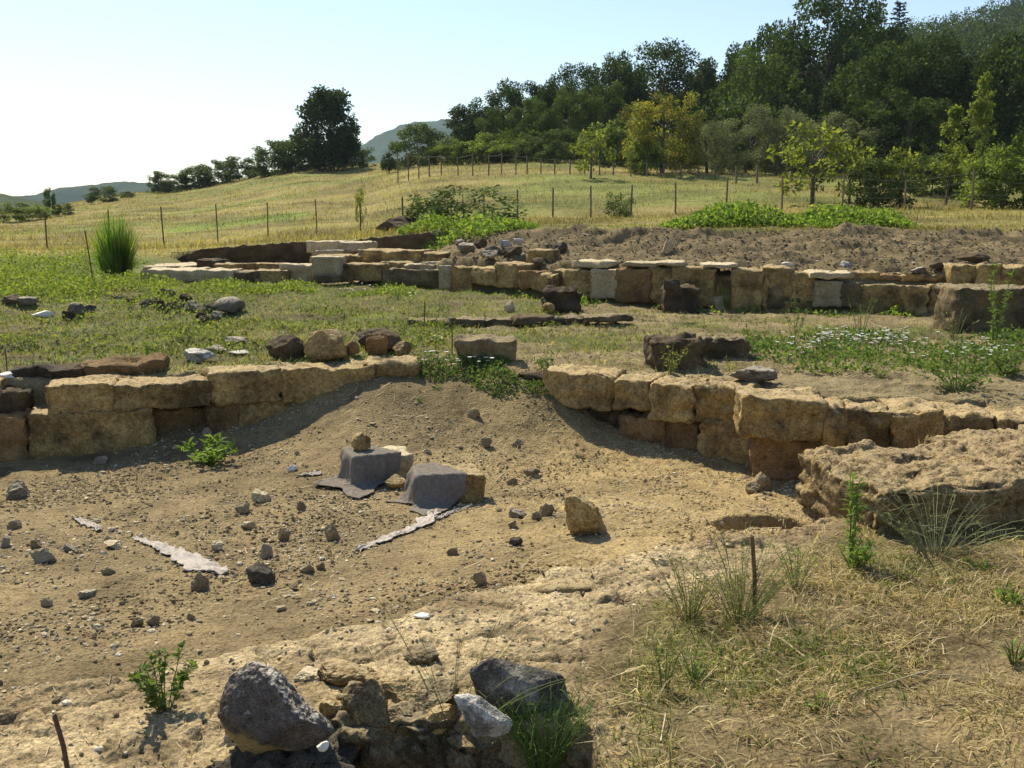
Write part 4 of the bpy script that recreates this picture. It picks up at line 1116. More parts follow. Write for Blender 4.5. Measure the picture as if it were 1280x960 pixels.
# ------------------------------------------------------------------ loose stuff: pebbles and straw
def pebbles():
    v0, f0 = ico(1)
    n = 17000
    x = rng.uniform(-5.5, 3.6, n*3); y = 3.5 + (9.8-3.5)*rng.random(n*3)**1.2
    z, W = zones(x, y)
    cl = 2.6*fbm(x*1.1, y*1.1, 61.0, 3) - .35
    keep = (W['pit'] > .6) & (rng.random(n*3) < np.clip(.5 + .9*cl + .25*(x < -.4), .04, 1))
    x, y = x[keep][:n], y[keep][:n]
    xl = rng.uniform(-3, 1.2, 2600); yl = rng.uniform(2.6, 5.2, 2600)
    zl, Wl = zones(xl, yl); kl = Wl['ledge'] > .5
    xb = rng.uniform(-1.5, 11, 3600); yb = wall_y(xb) + rng.uniform(.5, 5.5, 3600)
    kb = fbm(xb*.7, yb*.7, 63.0, 2) > -.05
    xt = rng.uniform(-7, 8, 9000); yt = rng.uniform(8, 18, 9000); _, Wt = zones(xt, yt)
    kt = (Wt['pit'] < .1) & (Wt['d'] < 0) & (fbm(xt*.8, yt*.8, 65.0, 2) > .05)
    x = np.r_[x, xl[kl], xt[kt], xb[kb]]; y = np.r_[y, yl[kl], yt[kt], yb[kb]]
    big = np.r_[np.zeros(len(x)-kb.sum()), np.ones(kb.sum())]
    n = len(x)
    s = .004 + .008*rng.random(n)**3 + .013*(rng.random(n)**16)
    s = np.where(big > 0, .008 + .03*rng.random(n)**6, s)
    z = height(x, y)
    sc = s[:, None]*rng.uniform(.6, 1.35, (n, 3)); sc[:, 2] *= .75
    a = rng.uniform(0, 6.28, n); ca, sa = np.cos(a), np.sin(a)
    jit = 1 + .35*rng.uniform(-1, 1, (n, len(v0), 1))
    V = v0[None]*jit*sc[:, None, :]
    X = V[..., 0]*ca[:, None]-V[..., 1]*sa[:, None]; Yv = V[..., 0]*sa[:, None]+V[..., 1]*ca[:, None]
    V = np.stack([X+x[:, None], Yv+y[:, None], V[..., 2]+(z+s*.25)[:, None]], -1).reshape(-1, 3)
    f = (f0[None]+(np.arange(n)*len(v0))[:, None, None]).reshape(-1, 3)
    pal = np.array([(.36,.28,.16), (.46,.37,.235), (.27,.20,.115), (.34,.28,.19), (.58,.50,.37), (.20,.145,.085)])
    c = pal[rng.choice(6, n, p=[.25,.30,.12,.13,.15,.05])]*rng.uniform(.75, 1.15, (n, 1))
    o = link('pebbles', mesh_np('pebbles', V, f, np.repeat(c, len(v0), 0)), M['pebble'])
    tag(o, 'small pebbles and crumbs of earth strewn over the bare excavated soil', 'pebbles', kind='stuff')
pebbles()

def crumbs():
    v0, f0 = ico(1); n = 46000
    x = rng.uniform(-5.6, 3.6, n*2); y = 3.5 + 6.3*rng.random(n*2)**1.15
    z, W = zones(x, y)
    xb = rng.uniform(-1.5, 11, 14000); yb = wall_y(xb)+rng.uniform(.4, 6, 14000); zb, Wb = zones(xb, yb)
    kb = Wb['bank'] > .6
    k = (W['pit'] > .6) & (rng.random(n*2) < np.clip(.15+1.7*fbm(x*.9, y*.9, 15.5, 3), .03, 1))
    x, y, z = x[k][:n], y[k][:n], z[k][:n]; W = {q: (v[k][:n] if hasattr(v, '__len__') else v) for q, v in W.items()}
    c = np.concatenate([ground_colour(x, y, z, W), ground_colour(xb[kb], yb[kb], zb[kb], {q: (v[kb] if hasattr(v, '__len__') else v) for q, v in Wb.items()})])
    m = len(x); x = np.r_[x, xb[kb]]; y = np.r_[y, yb[kb]]; n = len(x)
    s = .0035+.010*rng.random(n)**2.6; s[m:] = .006+.022*rng.random(n-m)**3; jit = 1+.4*rng.uniform(-1, 1, (n, 12, 1))
    sc = s[:, None]*rng.uniform(.7, 1.3, (n, 3)); sc[:, 2] *= .8
    V = v0[None]*jit*sc[:, None, :] + np.stack([x, y, height(x, y)+s*.2], 1)[:, None, :]
    f = (f0[None]+(np.arange(n)*12)[:, None, None]).reshape(-1, 3)
    c = c*rng.uniform(.85, 1.3, (n, 1))
    tag(link('earth_crumbs', mesh_np('earth_crumbs', V.reshape(-1, 3), f, np.repeat(c, 12, 0)), M['pebble']), 'crumbled lumps of dry earth covering the pit floor', 'earth', kind='stuff')
crumbs()

def blades(x, y, z, h, w, lean, col, flat=0.0, segs=2):
    """grass blades as one array set; flat tips them toward lying down"""
    n = len(x)
    a = rng.uniform(0, 2*math.pi, n); d = np.stack([np.cos(a), np.sin(a), np.zeros(n)], 1); sd = np.stack([-np.sin(a+rng.normal(0, .7, n)), np.cos(a), np.zeros(n)], 1)
    base = np.stack([x, y, z-.004], 1)
    up = np.array([0, 0, 1.])
    ln = (lean*rng.uniform(.3, 1.4, n))[:, None]
    h = np.asarray(h)[:, None]; w = np.asarray(w)[:, None]
    def pt(t, wt):
        c = base + up*h*t*(1-.45*ln*t) + d*h*ln*t**1.6
        return c - sd*w*wt*.5, c + sd*w*wt*.5
    L = []
    for t, wt in ((0, 1), (.55, .8), (1, .12)) if segs == 2 else ((0, 1), (1, .25)):
        p, q = pt(t, wt); L += [p, q]
    k = len(L); V = np.stack(L, 1).reshape(-1, 3)
    i = (np.arange(n)*k)[:, None]
    q = [i+np.array([[0, 1, 3, 2]])] + ([i+np.array([[2, 3, 5, 4]])] if segs == 2 else [])
    return V, np.concatenate(q), np.repeat(col, k, 0)

def straw():
    n = 9000
    x = rng.uniform(-1.6, 3.4, n*3); y = rng.uniform(4.6, 9.6, n*3)
    z, W = zones(x, y)
    dens = sstep(-.6, .9, x)*.7*(.45+.9*fbm(x*.9, y*.9, 71.0, 2)) + .08
    keep = (W['pit'] > .5) & (rng.random(n*3) < dens)
    x, y = x[keep][:n], y[keep][:n]
    x2 = rng.uniform(-2.2, 1.2, 3000); y2 = rng.uniform(2.6, 5.4, 3000); _, W2 = zones(x2, y2); k2 = (W2['ledge'] > .4) & (rng.random(3000) < .35)
    x3 = rng.uniform(-.5, 6.5, 2600); y3 = rng.uniform(8.0, 10.5, 2600); _, W3 = zones(x3, y3); k3 = (W3['pit'] < .2)
    x = np.r_[x, x2[k2], x3[k3]]; y = np.r_[y, y2[k2], y3[k3]]; n = len(x)
    a = rng.uniform(0, 3.14159, n); L = .025 + .07*rng.random(n)**2; w = .0022+.0025*rng.random(n)
    dx, dy = np.cos(a), np.sin(a)
    P0 = np.stack([x, y], 1); P1 = P0 + np.stack([dx, dy], 1)*L[:, None]
    z0 = height(P0[:, 0], P0[:, 1])+.004; z1 = height(P1[:, 0], P1[:, 1])+.004+.012*rng.random(n)
    s = np.stack([-dy, dx], 1)*w[:, None]*.5
    V = np.stack([np.c_[P0-s, z0], np.c_[P0+s, z0+.002], np.c_[P1+s, z1+.002], np.c_[P1-s, z1]], 1).reshape(-1, 3)
    c = vary((.52,.41,.23), n, .3, .06)
    o = link('straw_litter', mesh_np('straw_litter', V, np.arange(n*4).reshape(-1, 4), np.repeat(c, 4, 0)), M['straw'])
    tag(o, 'dry straw stalks littering the beige soil of the pit', 'straw', kind='stuff')
straw()

# ------------------------------------------------------------------ grass
def pick(cols, p, n): return np.array(cols)[rng.choice(len(cols), n, p=p)]
def grass_fore():
    n = 115000
    x = rng.uniform(-.2, 6.5, n*2); y = 2.3+(7.2-2.3)*rng.random(n*2)**1.1
    _, W = zones(x, y)
    keep = rng.random(n*2) < W['fg_grass']*np.clip(.5+1.5*fbm(x*1.5, y*1.5, 81.0, 4), .05, 1)
    x, y = x[keep][:n], y[keep][:n]; n = len(x)
    g = sstep(.0, .45, fbm(x*.9, y*.9, 44.0, 3) + .4*fbm(x*4, y*4, 45.0, 2))
    dryc = pick([(.47,.37,.19), (.35,.265,.125), (.17,.12,.055), (.62,.52,.32)], [.34,.26,.22,.18], n); grn = pick([(.13,.165,.04), (.19,.22,.06), (.10,.14,.035)], [.4,.4,.2], n)
    isg = rng.random(n) < .12+.5*g
    c = np.where(isg[:, None], grn, dryc)*rng.uniform(.75, 1.2, (n, 1))
    h = np.where(isg, .022+.045*rng.random(n)**1.3, .024+.07*rng.random(n)**2 + .10*(rng.random(n) > .98)); w = .0024+.0034*rng.random(n)
    V, F, C = blades(x, y, height(x, y), h, w, np.where(isg, .8, 1.7), c)
    o = link('dry_grass', mesh_np('dry_grass', V, F, C), M['grass']); tag(o, 'short matted straw coloured grass with green patches in the right foreground', 'grass', kind='stuff')
grass_fore()

def terrace_green(x, y):
    mid = fbm(x*1.6, y*1.6, 32.0, 3)
    green = sstep(1.2, -1.6, x - .15*(y-12) + 1.2*mid)
    green = np.maximum(green*.95, sstep(-.1, .45, fbm(x*.6, y*.9, 37.0, 3)))
    return green*np.where(x < -1.2, sstep(8.9, 9.6, y + .3*mid), sstep(8.6, 10.6, y + 1.0*mid))*np.clip(1.15-2.2*np.clip(fbm(x*1.1, y*1.9, 36.0, 4)-.05, 0, 1), .1, 1)
def grass_terrace():
    n = 75000
    x = rng.uniform(-15, 12, n*3); y = 9.2+(21-9.2)*rng.random(n*3)**1.25
    keep = np.abs(x) < .62*y+1
    x, y = x[keep], y[keep]
    z, W = zones(x, y); g = terrace_green(x, y)
    # thick strips by the daisies and at the foot of the walls
    ok = (W['pit'] < .1) & ((W['d'] < -.1) | (W['open_l'] > .5))
    k = ok & (rng.random(len(x)) < .2+.8*g)
    x, y, g = x[k][:n], y[k][:n], g[k][:n]; n = len(x)
    dryc = pick([(.36,.285,.13), (.27,.21,.09)], [.5,.5], n); grn = pick([(.15,.20,.045), (.21,.25,.06), (.11,.155,.035)], [.45,.35,.2], n)
    isg = rng.random(n) < .22+.6*g*np.clip(.8+fbm(x*.8, y*.8, 88.0, 2), .3, 1.2)
    c = np.where(isg[:, None], grn, dryc)*rng.uniform(.75, 1.25, (n, 1))
    c = c*np.clip(.85+.9*fbm(x*1.4, y*2.0, 46.0, 3), .45, 1.2)[:, None]
    V, F, C = blades(x, y, height(x, y), .03+.075*rng.random(n)**1.6, .007+.007*rng.random(n), np.full(n, .9), c, segs=1)
    o = link('terrace_grass', mesh_np('terrace_grass', V, F, C), M['grass']); tag(o, 'short patchy green grass covering the terrace between the walls', 'grass', kind='stuff')
grass_terrace()

def grass_field():
    n = 120000
    y = 21 + (118-21)*rng.random(n*2)**1.7; x = (rng.uniform(-1, 1, n*2))*(.6*y+4)
    z, W = zones(x, y)
    u = 640 + x/y*FPX
    k = (W['field'] > .5) & ~((u > 620) & (y > 75))
    x, y, u = x[k][:n], y[k][:n], u[k][:n]; n = len(x)
    big = fbm(x*.35, y*.35, 31.0, 3)
    gs = sstep(.0, .5, fbm(x*.07, y*.16, 51.0, 3) + .40*np.exp(-((y-47)/10)**2)*sstep(500, 650, u) + .12*sstep(55, 90, y) - .2*np.exp(-((y-34)/6)**2))
    lane = np.exp(-((y-44-(x+12)*.25)/2.2)**2)*sstep(190, 230, u)*sstep(405, 370, u)
    near_g = np.exp(-((y-24.0)/2.6)**2)*.75*sstep(540, 660, u)
    isg = rng.random(n) < np.clip(.06+.55*gs+.8*lane+near_g, 0, .92)
    dryc = pick([(.34,.27,.10), (.28,.225,.08), (.38,.315,.145), (.26,.19,.075)], [.4,.3,.15,.15], n); grn = pick([(.15,.17,.045), (.20,.215,.055)], [.6,.4], n)
    c = np.where(isg[:, None], grn, dryc)*rng.uniform(.8, 1.2, (n, 1))
    c = c*np.clip(.9+.5*fbm(x*.25, y*.3, 55.0, 4), .6, 1.2)[:, None]*np.where((u > 650) & (y < 50), .86, 1.0)[:, None]
    short = np.where((u > 540) & (y < 28), .5, 1.0)
    h = short*(.08+.19*rng.random(n)**1.8)*np.where(isg, .7, 1)*np.clip(.8+big*.9, .4, 1.4)
    V, F, C = blades(x, y, height(x, y), h, .008+.0005*y*rng.uniform(.6, 1.3, n), np.full(n, .55), c, segs=1)
    o = link('field_grass', mesh_np('field_grass', V, F, C), M['grass']); tag(o, 'tall golden dry grass of the rising field with green streaks', 'grass', kind='stuff')
grass_field()

# leafy ground cover
def cover(name, label, pts_fn, n, hfun, leaf, cols, mat='weed'):
    x, y = pts_fn(n); n = len(x)
    hh = hfun(x, y)
    k = hh > .02; x, y, hh = x[k], y[k], hh[k]; n = len(x)
    base = np.stack([x, y, height(x, y) + hh*rng.random(n)**.7], 1)
    nr = unit(rng.normal(size=(n, 3)) + np.array([0, 0, .9])); d = unit(rng.normal(size=(n, 3))+np.array([0, 0, .15]))
    c = pick(cols, None, n)*rng.uniform(.7, 1.25, (n, 1))
    L = leaf*rng.uniform(.6, 1.35, n)
    V, F = leaf_arrays(base, d, nr, L, L*.6)
    o = link(name, mesh_np(name, V, F, np.repeat(c, 4, 0)), M[mat]); return tag(o, label, 'ground cover', kind='stuff')
GRB = [(.17,.22,.045), (.22,.27,.055), (.13,.175,.035), (.25,.27,.07)]
GRW = [(.15,.185,.045), (.19,.22,.055), (.11,.14,.035), (.22,.22,.07), (.09,.11,.03)]
def band(u0, u1, Ya, Yb):
    def f(n):
        y = rng.uniform(Ya, Yb, n); x = (rng.uniform(u0, u1, n)-640)/FPX*y; return x, y
    return f
GR = [(.13,.20,.035), (.18,.26,.045), (.09,.15,.03), (.22,.27,.06)]
cover('bramble_bank', 'bright green bramble hedge sprawling along the top of the dark bank', band(815, 1140, 21.6, 24.6), 16000,
      lambda x, y: .46*np.clip(1-((y-23.2)/1.7)**2, 0, 1)**.6*np.clip(.75+.8*fbm(x*.7, y*.7, 91.0, 3), .1, 1.3)*sstep(815, 880, 640+x/y*FPX)*sstep(1145, 1095, 640+x/y*FPX), .10, GR, 'lime')
cover('weed_cover', 'low green weeds on the bank edge below the big field bush', band(500, 680, 22.5, 25.5), 6000,
      lambda x, y: .38*np.clip(.6+1.0*fbm(x*.8, y*.8, 92.0, 3), 0, 1.2)*sstep(680, 620, 640+x/y*FPX), .09, GR, 'lime')
cover('weed_cover', 'low leafy weeds carpeting the far left of the terrace under the reed tuft', band(-120, 235, 14.6, 24), 34000,
      lambda x, y: .32*np.clip(.3+1.5*fbm(x*.55, y*.55, 93.0, 4)+.35*sstep(17.5, 21, y), 0, 1.5)*sstep(240, 150, 640+x/y*FPX), .058, GRB)
cover('weed_cover', 'low leafy weeds in front of the pale foundation', band(190, 520, 16.6, 19.2), 12000,
      lambda x, y: .16*np.clip(.1+1.6*fbm(x*.8, y*.8, 94.0, 3), 0, 1.3), .055, GRB)
cover('weed_cover', 'dark green ragged weeds in patches over the western grass', band(-120, 560, 9.9, 15.6), 20000,
      lambda x, y: .21*np.clip(1.9*fbm(x*.7, y*1.1, 98.0, 4)-.15, 0, 1.2), .042, GRW)
cover('weed_cover', 'thin weeds scattered over the middle of the terrace', band(560, 960, 10.2, 15), 6000,
      lambda x, y: .12*np.clip(1.7*fbm(x*.9, y*1.3, 99.0, 4)-.2, 0, 1.2), .035, GRW)
cover('weed_cover', 'green daisy foliage spreading over the right terrace', band(930, 1330, 9.2, 12.3), 9000,
      lambda x, y: .15*np.clip(.12+1.7*fbm(x*1.1, y*1.3, 95.0, 4)+.4*np.exp(-((y-10.6)/.8)**2), 0, 1.2), .045, [(.09,.15,.035), (.13,.19,.045), (.07,.115,.03)])
cover('weed_cover', 'dark trailing weed spilling over the left end of the right wall', band(520, 690, 9.0, 9.75), 3600,
      lambda x, y: .10*np.clip(.3+1.3*fbm(x*1.6, y*1.6, 96.0, 2), 0, 1.2), .035, [(.08,.125,.035), (.11,.16,.045)])
cover('weed_cover', 'sparse green weeds along the foot of the far retaining wall', band(560, 1200, 14.6, 17.6), 7000,
      lambda x, y: .26*np.clip(fbm(x*1.3, y*1.3, 97.0, 3)+.05, 0, 1.2)*np.exp(-((y-wall_y(x)+.3)/.25)**2), .07, GR)

cover('weed_cover', 'flat green weeds creeping through the dry grass of the right foreground', lambda n: (rng.uniform(.2, 5.5, n), rng.uniform(2.6, 6.2, n)), 26000,
      lambda x, y: .045*np.clip(1.6*fbm(x*1.3, y*1.3, 101.0, 4)-.12, 0, 1)*(zones(x, y)[1]['fg_grass'] > .6), .017, [(.11,.15,.035), (.15,.18,.045), (.08,.11,.03)])
def flowers():
    v0 = []
    def patch(u0, u1, va, vb, n):
        return [hit(rng.uniform(u0, u1), rng.uniform(va, vb)) for _ in range(n)]
    pts = patch(1015, 1135, 422, 442, 170) + patch(955, 1015, 425, 450, 18) + patch(1140, 1280, 430, 462, 45) + patch(505, 620, 456, 470, 22) + patch(425, 520, 364, 376, 30) + patch(1200, 1250, 446, 456, 16)
    mb = MB()
    for p in pts:
        hgt = .05+.12*rng.random(); c = p+np.array([rng.normal(0, .01), rng.normal(0, .01), hgt]); r = .012+.016*rng.random()
        k = 8; a = rng.uniform(0, 6.28)
        d = np.array([[math.cos(a+i*6.283/k), math.sin(a+i*6.283/k), .25] for i in range(k)])
        mb.leaves(np.tile(c, (k, 1)), d, np.tile([[.15, -.35, 1.]], (k, 1)), r, r*.7, np.tile([[.8, .79, .74]], (k, 1)))
        mb.tube([p, c], .002, .002, (.1,.14,.04), 4)
    o = link('white_flowers', mb.mesh('white_flowers'), M['flower']); tag(o, 'small white daisies dotted over the terrace greenery', 'flowers', kind='stuff')
flowers()

# ------------------------------------------------------------------ plants
def plant(u, vb, vt, spread, nst, leaf, cols, label, name='weed_plant', lean=.4, per=12, aspect=.45, cat='plant', mat='weed', stemcol=(.14,.16,.05), droop=0., stem_r=.003, twigs=0, from_h=.1, group=None, leaf_up=.5):
    p = hit(u, vb); h = (vb-vt)*p[1]/CT/FPX*1.03; sp = spread*p[1]/FPX/2
    t = thing(name, tuple(p), label, cat, group)
    st, fo = MB(), MB()
    for i in range(nst):
        a = rng.uniform(0, 6.283); r = sp*math.sqrt(rng.random())*(1 if nst > 1 else 0); hh = h*rng.uniform(.6, 1) if nst > 1 else h
        tip = np.array([math.cos(a)*r, math.sin(a)*r, hh*(1-droop*(r/sp if sp else 0)**2)])
        b = np.array([tip[0]*.12, tip[1]*.12, -.02])
        ts = np.linspace(0, 1, 7)[:, None]
        pts = b*(1-ts) + tip*ts + np.array([0, 0, 1.])*(.15*hh*np.sin(ts*math.pi)) + rng.normal(0, .012*h, (7, 3))*ts
        st.tube(pts, stem_r, stem_r*.5, stemcol, 4)
        for tw in range(twigs):
            k = rng.uniform(.25, .9); q0 = np.array([np.interp(k, ts[:, 0], pts[:, j]) for j in range(3)])
            dd = unit(rng.normal(size=3)*np.array([1, 1, .5])+np.array([0, 0, .5])); q1 = q0+dd*hh*rng.uniform(.12, .32)
            st.tube([q0, (q0+q1)/2+rng.normal(0, .01*h, 3), q1], stem_r*.55, stem_r*.35, stemcol, 4)
        m = per
        if m:
            k = rng.uniform(from_h, 1, m); q = np.stack([np.interp(k, ts[:, 0], pts[:, j]) for j in range(3)], 1)
            d = unit(rng.normal(size=(m, 3))*np.array([1, 1, .4]) + np.array([0, 0, leaf_up])); L = leaf*rng.uniform(.6, 1.25, m)
            fo.leaves(q, d, np.array([0, 0, 1.])+.5*rng.normal(size=(m, 3)), L, L*aspect, pick(cols, None, m)*rng.uniform(.75, 1.2, (m, 1)))
    link('stems', st.mesh('stems'), M['twig'], t)
    if fo.n: link('foliage', fo.mesh('foliage'), M[mat], t)
    return t
BRT = [(.15,.24,.04), (.20,.28,.05), (.11,.18,.035)]
DRK = [(.08,.13,.03), (.11,.16,.04), (.14,.19,.05)]
YEL = [(.24,.25,.06), (.19,.22,.055), (.28,.25,.07)]
plant(262, 580, 538, 95, 16, .075, BRT, 'bright leafy plant sprawling on soil in the shadow edge of the left wall', droop=.6, per=14, aspect=.5)
plant(205, 888, 815, 95, 14, .035, DRK, 'leafy green plant growing on the pale ledge left of the grey boulder', per=22, aspect=.55, twigs=2)
plant(1063, 705, 585, 20, 5, .055, BRT, 'upright leafy stalk growing at the front of the massive pitted rock', per=60, aspect=.16, stem_r=.004, from_h=.02)
plant(1068, 712, 672, 60, 22, .07, BRT, 'low tuft of narrow leaves at the foot of the upright stalk', per=6, aspect=.14)
plant(1170, 695, 612, 250, 44, .016, YEL, 'tangle of thin grey green branching stems in front of the massive pitted rock', per=3, twigs=4, stemcol=(.20,.20,.09), stem_r=.0026)
plant(925, 775, 670, 200, 46, .016, YEL, 'thin airy weed with wiry stems around the brown stick', per=9, twigs=5, stemcol=(.17,.19,.06), stem_r=.0018)
plant(862, 775, 690, 140, 30, .017, YEL, 'wiry weed with pale leaves left of the brown stick', per=9, twigs=4, stemcol=(.17,.19,.06), stem_r=.0018)
plant(995, 735, 672, 90, 14, .018, BRT, 'low wiry green weed right of the brown stick', per=10, twigs=3, stem_r=.0018)
plant(680, 975, 850, 150, 110, .012, DRK, 'dense tuft of thin green broom stems in front of the dark rock', per=2, twigs=3, stemcol=(.11,.17,.035), stem_r=.0022)
plant(565, 905, 765, 420, 16, .01, YEL, 'long thin arching stems reaching over the foreground rubble', per=1, twigs=2, stemcol=(.16,.18,.06), stem_r=.0016)
plant(830, 862, 775, 60, 12, .02, YEL, 'small wiry weed in the dry grass right of the dark rock', per=6, twigs=2, stem_r=.0018)
plant(868, 850, 815, 50, 12, .035, BRT, 'small green tuft in the dry grass below the wiry weeds', per=5, aspect=.18)
plant(1262, 755, 735, 55, 14, .05, BRT, 'green rosette in the grass at the right edge', per=5, aspect=.2)
plant(1225, 712, 698, 50, 12, .04, BRT, 'small green rosette in the grass right of the tangle', per=5, aspect=.2)
plant(1268, 830, 790, 50, 12, .05, BRT, 'grassy green tuft low at the right picture edge', per=4, aspect=.12)
plant(1022, 888, 868, 50, 12, .035, BRT, 'green tuft in the foreground straw below centre right', per=4, aspect=.15)
plant(1195, 490, 436, 130, 34, .05, DRK, 'large dark green leafy clump on the right terrace', per=16, aspect=.45, droop=.4)
plant(1262, 470, 432, 90, 22, .05, DRK, 'leafy green clump at the right picture edge', per=16, aspect=.45, droop=.4)
plant(993, 428, 372, 34, 6, .04, DRK, 'tall dark weed among daisies left', per=26, aspect=.4, twigs=2)
plant(1075, 424, 368, 44, 9, .03, DRK, 'tall feathery weed behind the white daisies', per=20, aspect=.3, twigs=2)
plant(1242, 432, 330, 30, 5, .06, BRT, 'tall bright leafy weed before the big grey block', per=50, aspect=.3, stem_r=.006)
plant(1195, 425, 385, 60, 14, .03, YEL, 'dry twiggy weed at the foot of the big grey block', per=6, twigs=3)
plant(838, 468, 430, 50, 10, .035, YEL, 'yellowish weed before the long sunken block', per=12, aspect=.4, twigs=1)
plant(908, 386, 352, 30, 10, .06, BRT, 'bright weed growing in the gap of the back wall', per=10, aspect=.3)
plant(188, 452, 418, 36, 9, .04, BRT, 'upright green weed behind the left wall', per=14, aspect=.4)
plant(498, 376, 362, 24, 8, .04, DRK, 'small green tuft on the terrace left of the kerb', per=8, aspect=.3)
plant(1098, 472, 462, 26, 10, .045, DRK, 'small rosette on bare earth left of the large leafy clump', per=6, aspect=.3)

# tall reed tuft
def reed():
    p = hit(146, 347); t = thing('reed_tuft', tuple(p), 'tall bright green reed tuft by the fence on the left', 'plant')
    n = 900; a = rng.uniform(0, 6.283, n); r = .25*np.sqrt(rng.random(n)); x, y = r*np.cos(a), r*np.sin(a)
    h = 1.5*rng.uniform(.3, 1.0, n)*(1-.3*(r/.25)**2)
    out = np.stack([x, y, np.zeros(n)], 1)*.95 + rng.normal(0, .08, (n, 3))*np.array([1, 1, 0])
    w = .012; s = np.stack([-np.sin(a+1), np.cos(a+1), np.zeros(n)], 1)*w
    b = np.stack([x, y, np.full(n, -.03)], 1)
    m = b + np.array([0, 0, 1])*(h*.6)[:, None] + out*.35; tp = b + np.array([0, 0, 1])*h[:, None] + out*1.0
    V = np.stack([b-s, b+s, m-s*.8, m+s*.8, tp-s*.15, tp+s*.15], 1).reshape(-1, 3)
    i = (np.arange(n)*6)[:, None]; F = np.concatenate([i+[[0,1,3,2]], i+[[2,3,5,4]]])
    c = pick([(.11,.20,.03), (.15,.25,.04), (.08,.15,.025), (.24,.24,.09)], None, n)*rng.uniform(.8, 1.2, (n, 1))
    link('foliage', mesh_np('foliage', V, F, np.repeat(c, 6, 0)), M['lime'], t)
reed()

# ------------------------------------------------------------------ trees
def crown(w, h, seed, n_cl, n_leaf, leaf, cols, shape='round', gap=.0, amt=.28):
    r = np.random.default_rng(seed)
    C = []
    while len(C) < n_cl:
        p = r.uniform(-1, 1, 3); q = np.linalg.norm(p if shape != 'round' else p*np.array([1, 1, 1 if p[2] > 0 else .25]))
        if q > 1 or q < .35: continue
        zz = (p[2]+1)/2
        if shape == 'cone':
            lim = (1-zz)*.95+.08
            if math.hypot(p[0], p[1]) > lim: continue
        if shape == 'trap' and math.hypot(p[0], p[1]) > (.98-.55*zz): continue
        C.append(p)
    C = np.array(C)
    rad = r.uniform(.12, .27, n_cl)*(1 if n_cl < 65 else .9)
    k = r.choice(n_cl, n_leaf, p=rad**2/np.sum(rad**2))
    g = r.normal(size=(n_leaf, 3)); g = unit(g)*(r.random((n_leaf, 1))**.45)
    pos = C[k] + g*rad[k][:, None]
    pos = pos*np.array([w/2, w/2, h/2]) + np.array([0, 0, h/2])
    d = unit(unit(g) + .8*r.normal(size=(n_leaf, 3)) - np.array([0, 0, .2]))
    nr = unit(g + .9*r.normal(size=(n_leaf, 3)) + np.array([0, 0, .5]))
    L = leaf*r.uniform(.55, 1.4, n_leaf)
    V, F = leaf_arrays(pos, d, nr, L, L*.62)
    tone = r.uniform(1-amt*1.3, 1+amt*1.5, n_cl)
    c = np.array(cols)[r.choice(len(cols), n_leaf)]*tone[k][:, None]*r.uniform(.8, 1.2, (n_leaf, 1))
    return V, F, np.repeat(c, 4, 0), C*np.array([w/2, w/2, h/2]) + np.array([0, 0, h/2])

def trunk_mesh(h_tot, base_h, r0, cl, seed, nl=7):
    rr = np.random.default_rng(seed); mb = MB()
    top = np.array([rr.normal(0, .03*h_tot), rr.normal(0, .03*h_tot), h_tot*.72])
    ts = np.linspace(0, 1, 8)[:, None]; pts = ts*top + rr.normal(0, .012*h_tot, (8, 3))*ts*(1-ts)*3; pts[0, 2] = -.15
    mb.tube(pts, r0, r0*.3, (.1,.08,.06), 8)
    for c in cl[rr.choice(len(cl), min(nl, len(cl)), replace=False)]:
        k = rr.uniform(.3, .75); a = np.array([np.interp(k, ts[:, 0], pts[:, j]) for j in range(3)]); e = a+(c-a)*.85
        if e[2] < a[2]: e[2] = a[2]+.1
        mb.tube([a, (a+e)/2+np.array([0, 0, .06*h_tot]), e], r0*.4, r0*.1, (.1,.08,.06), 6)
    return mb.mesh('trunk', True)

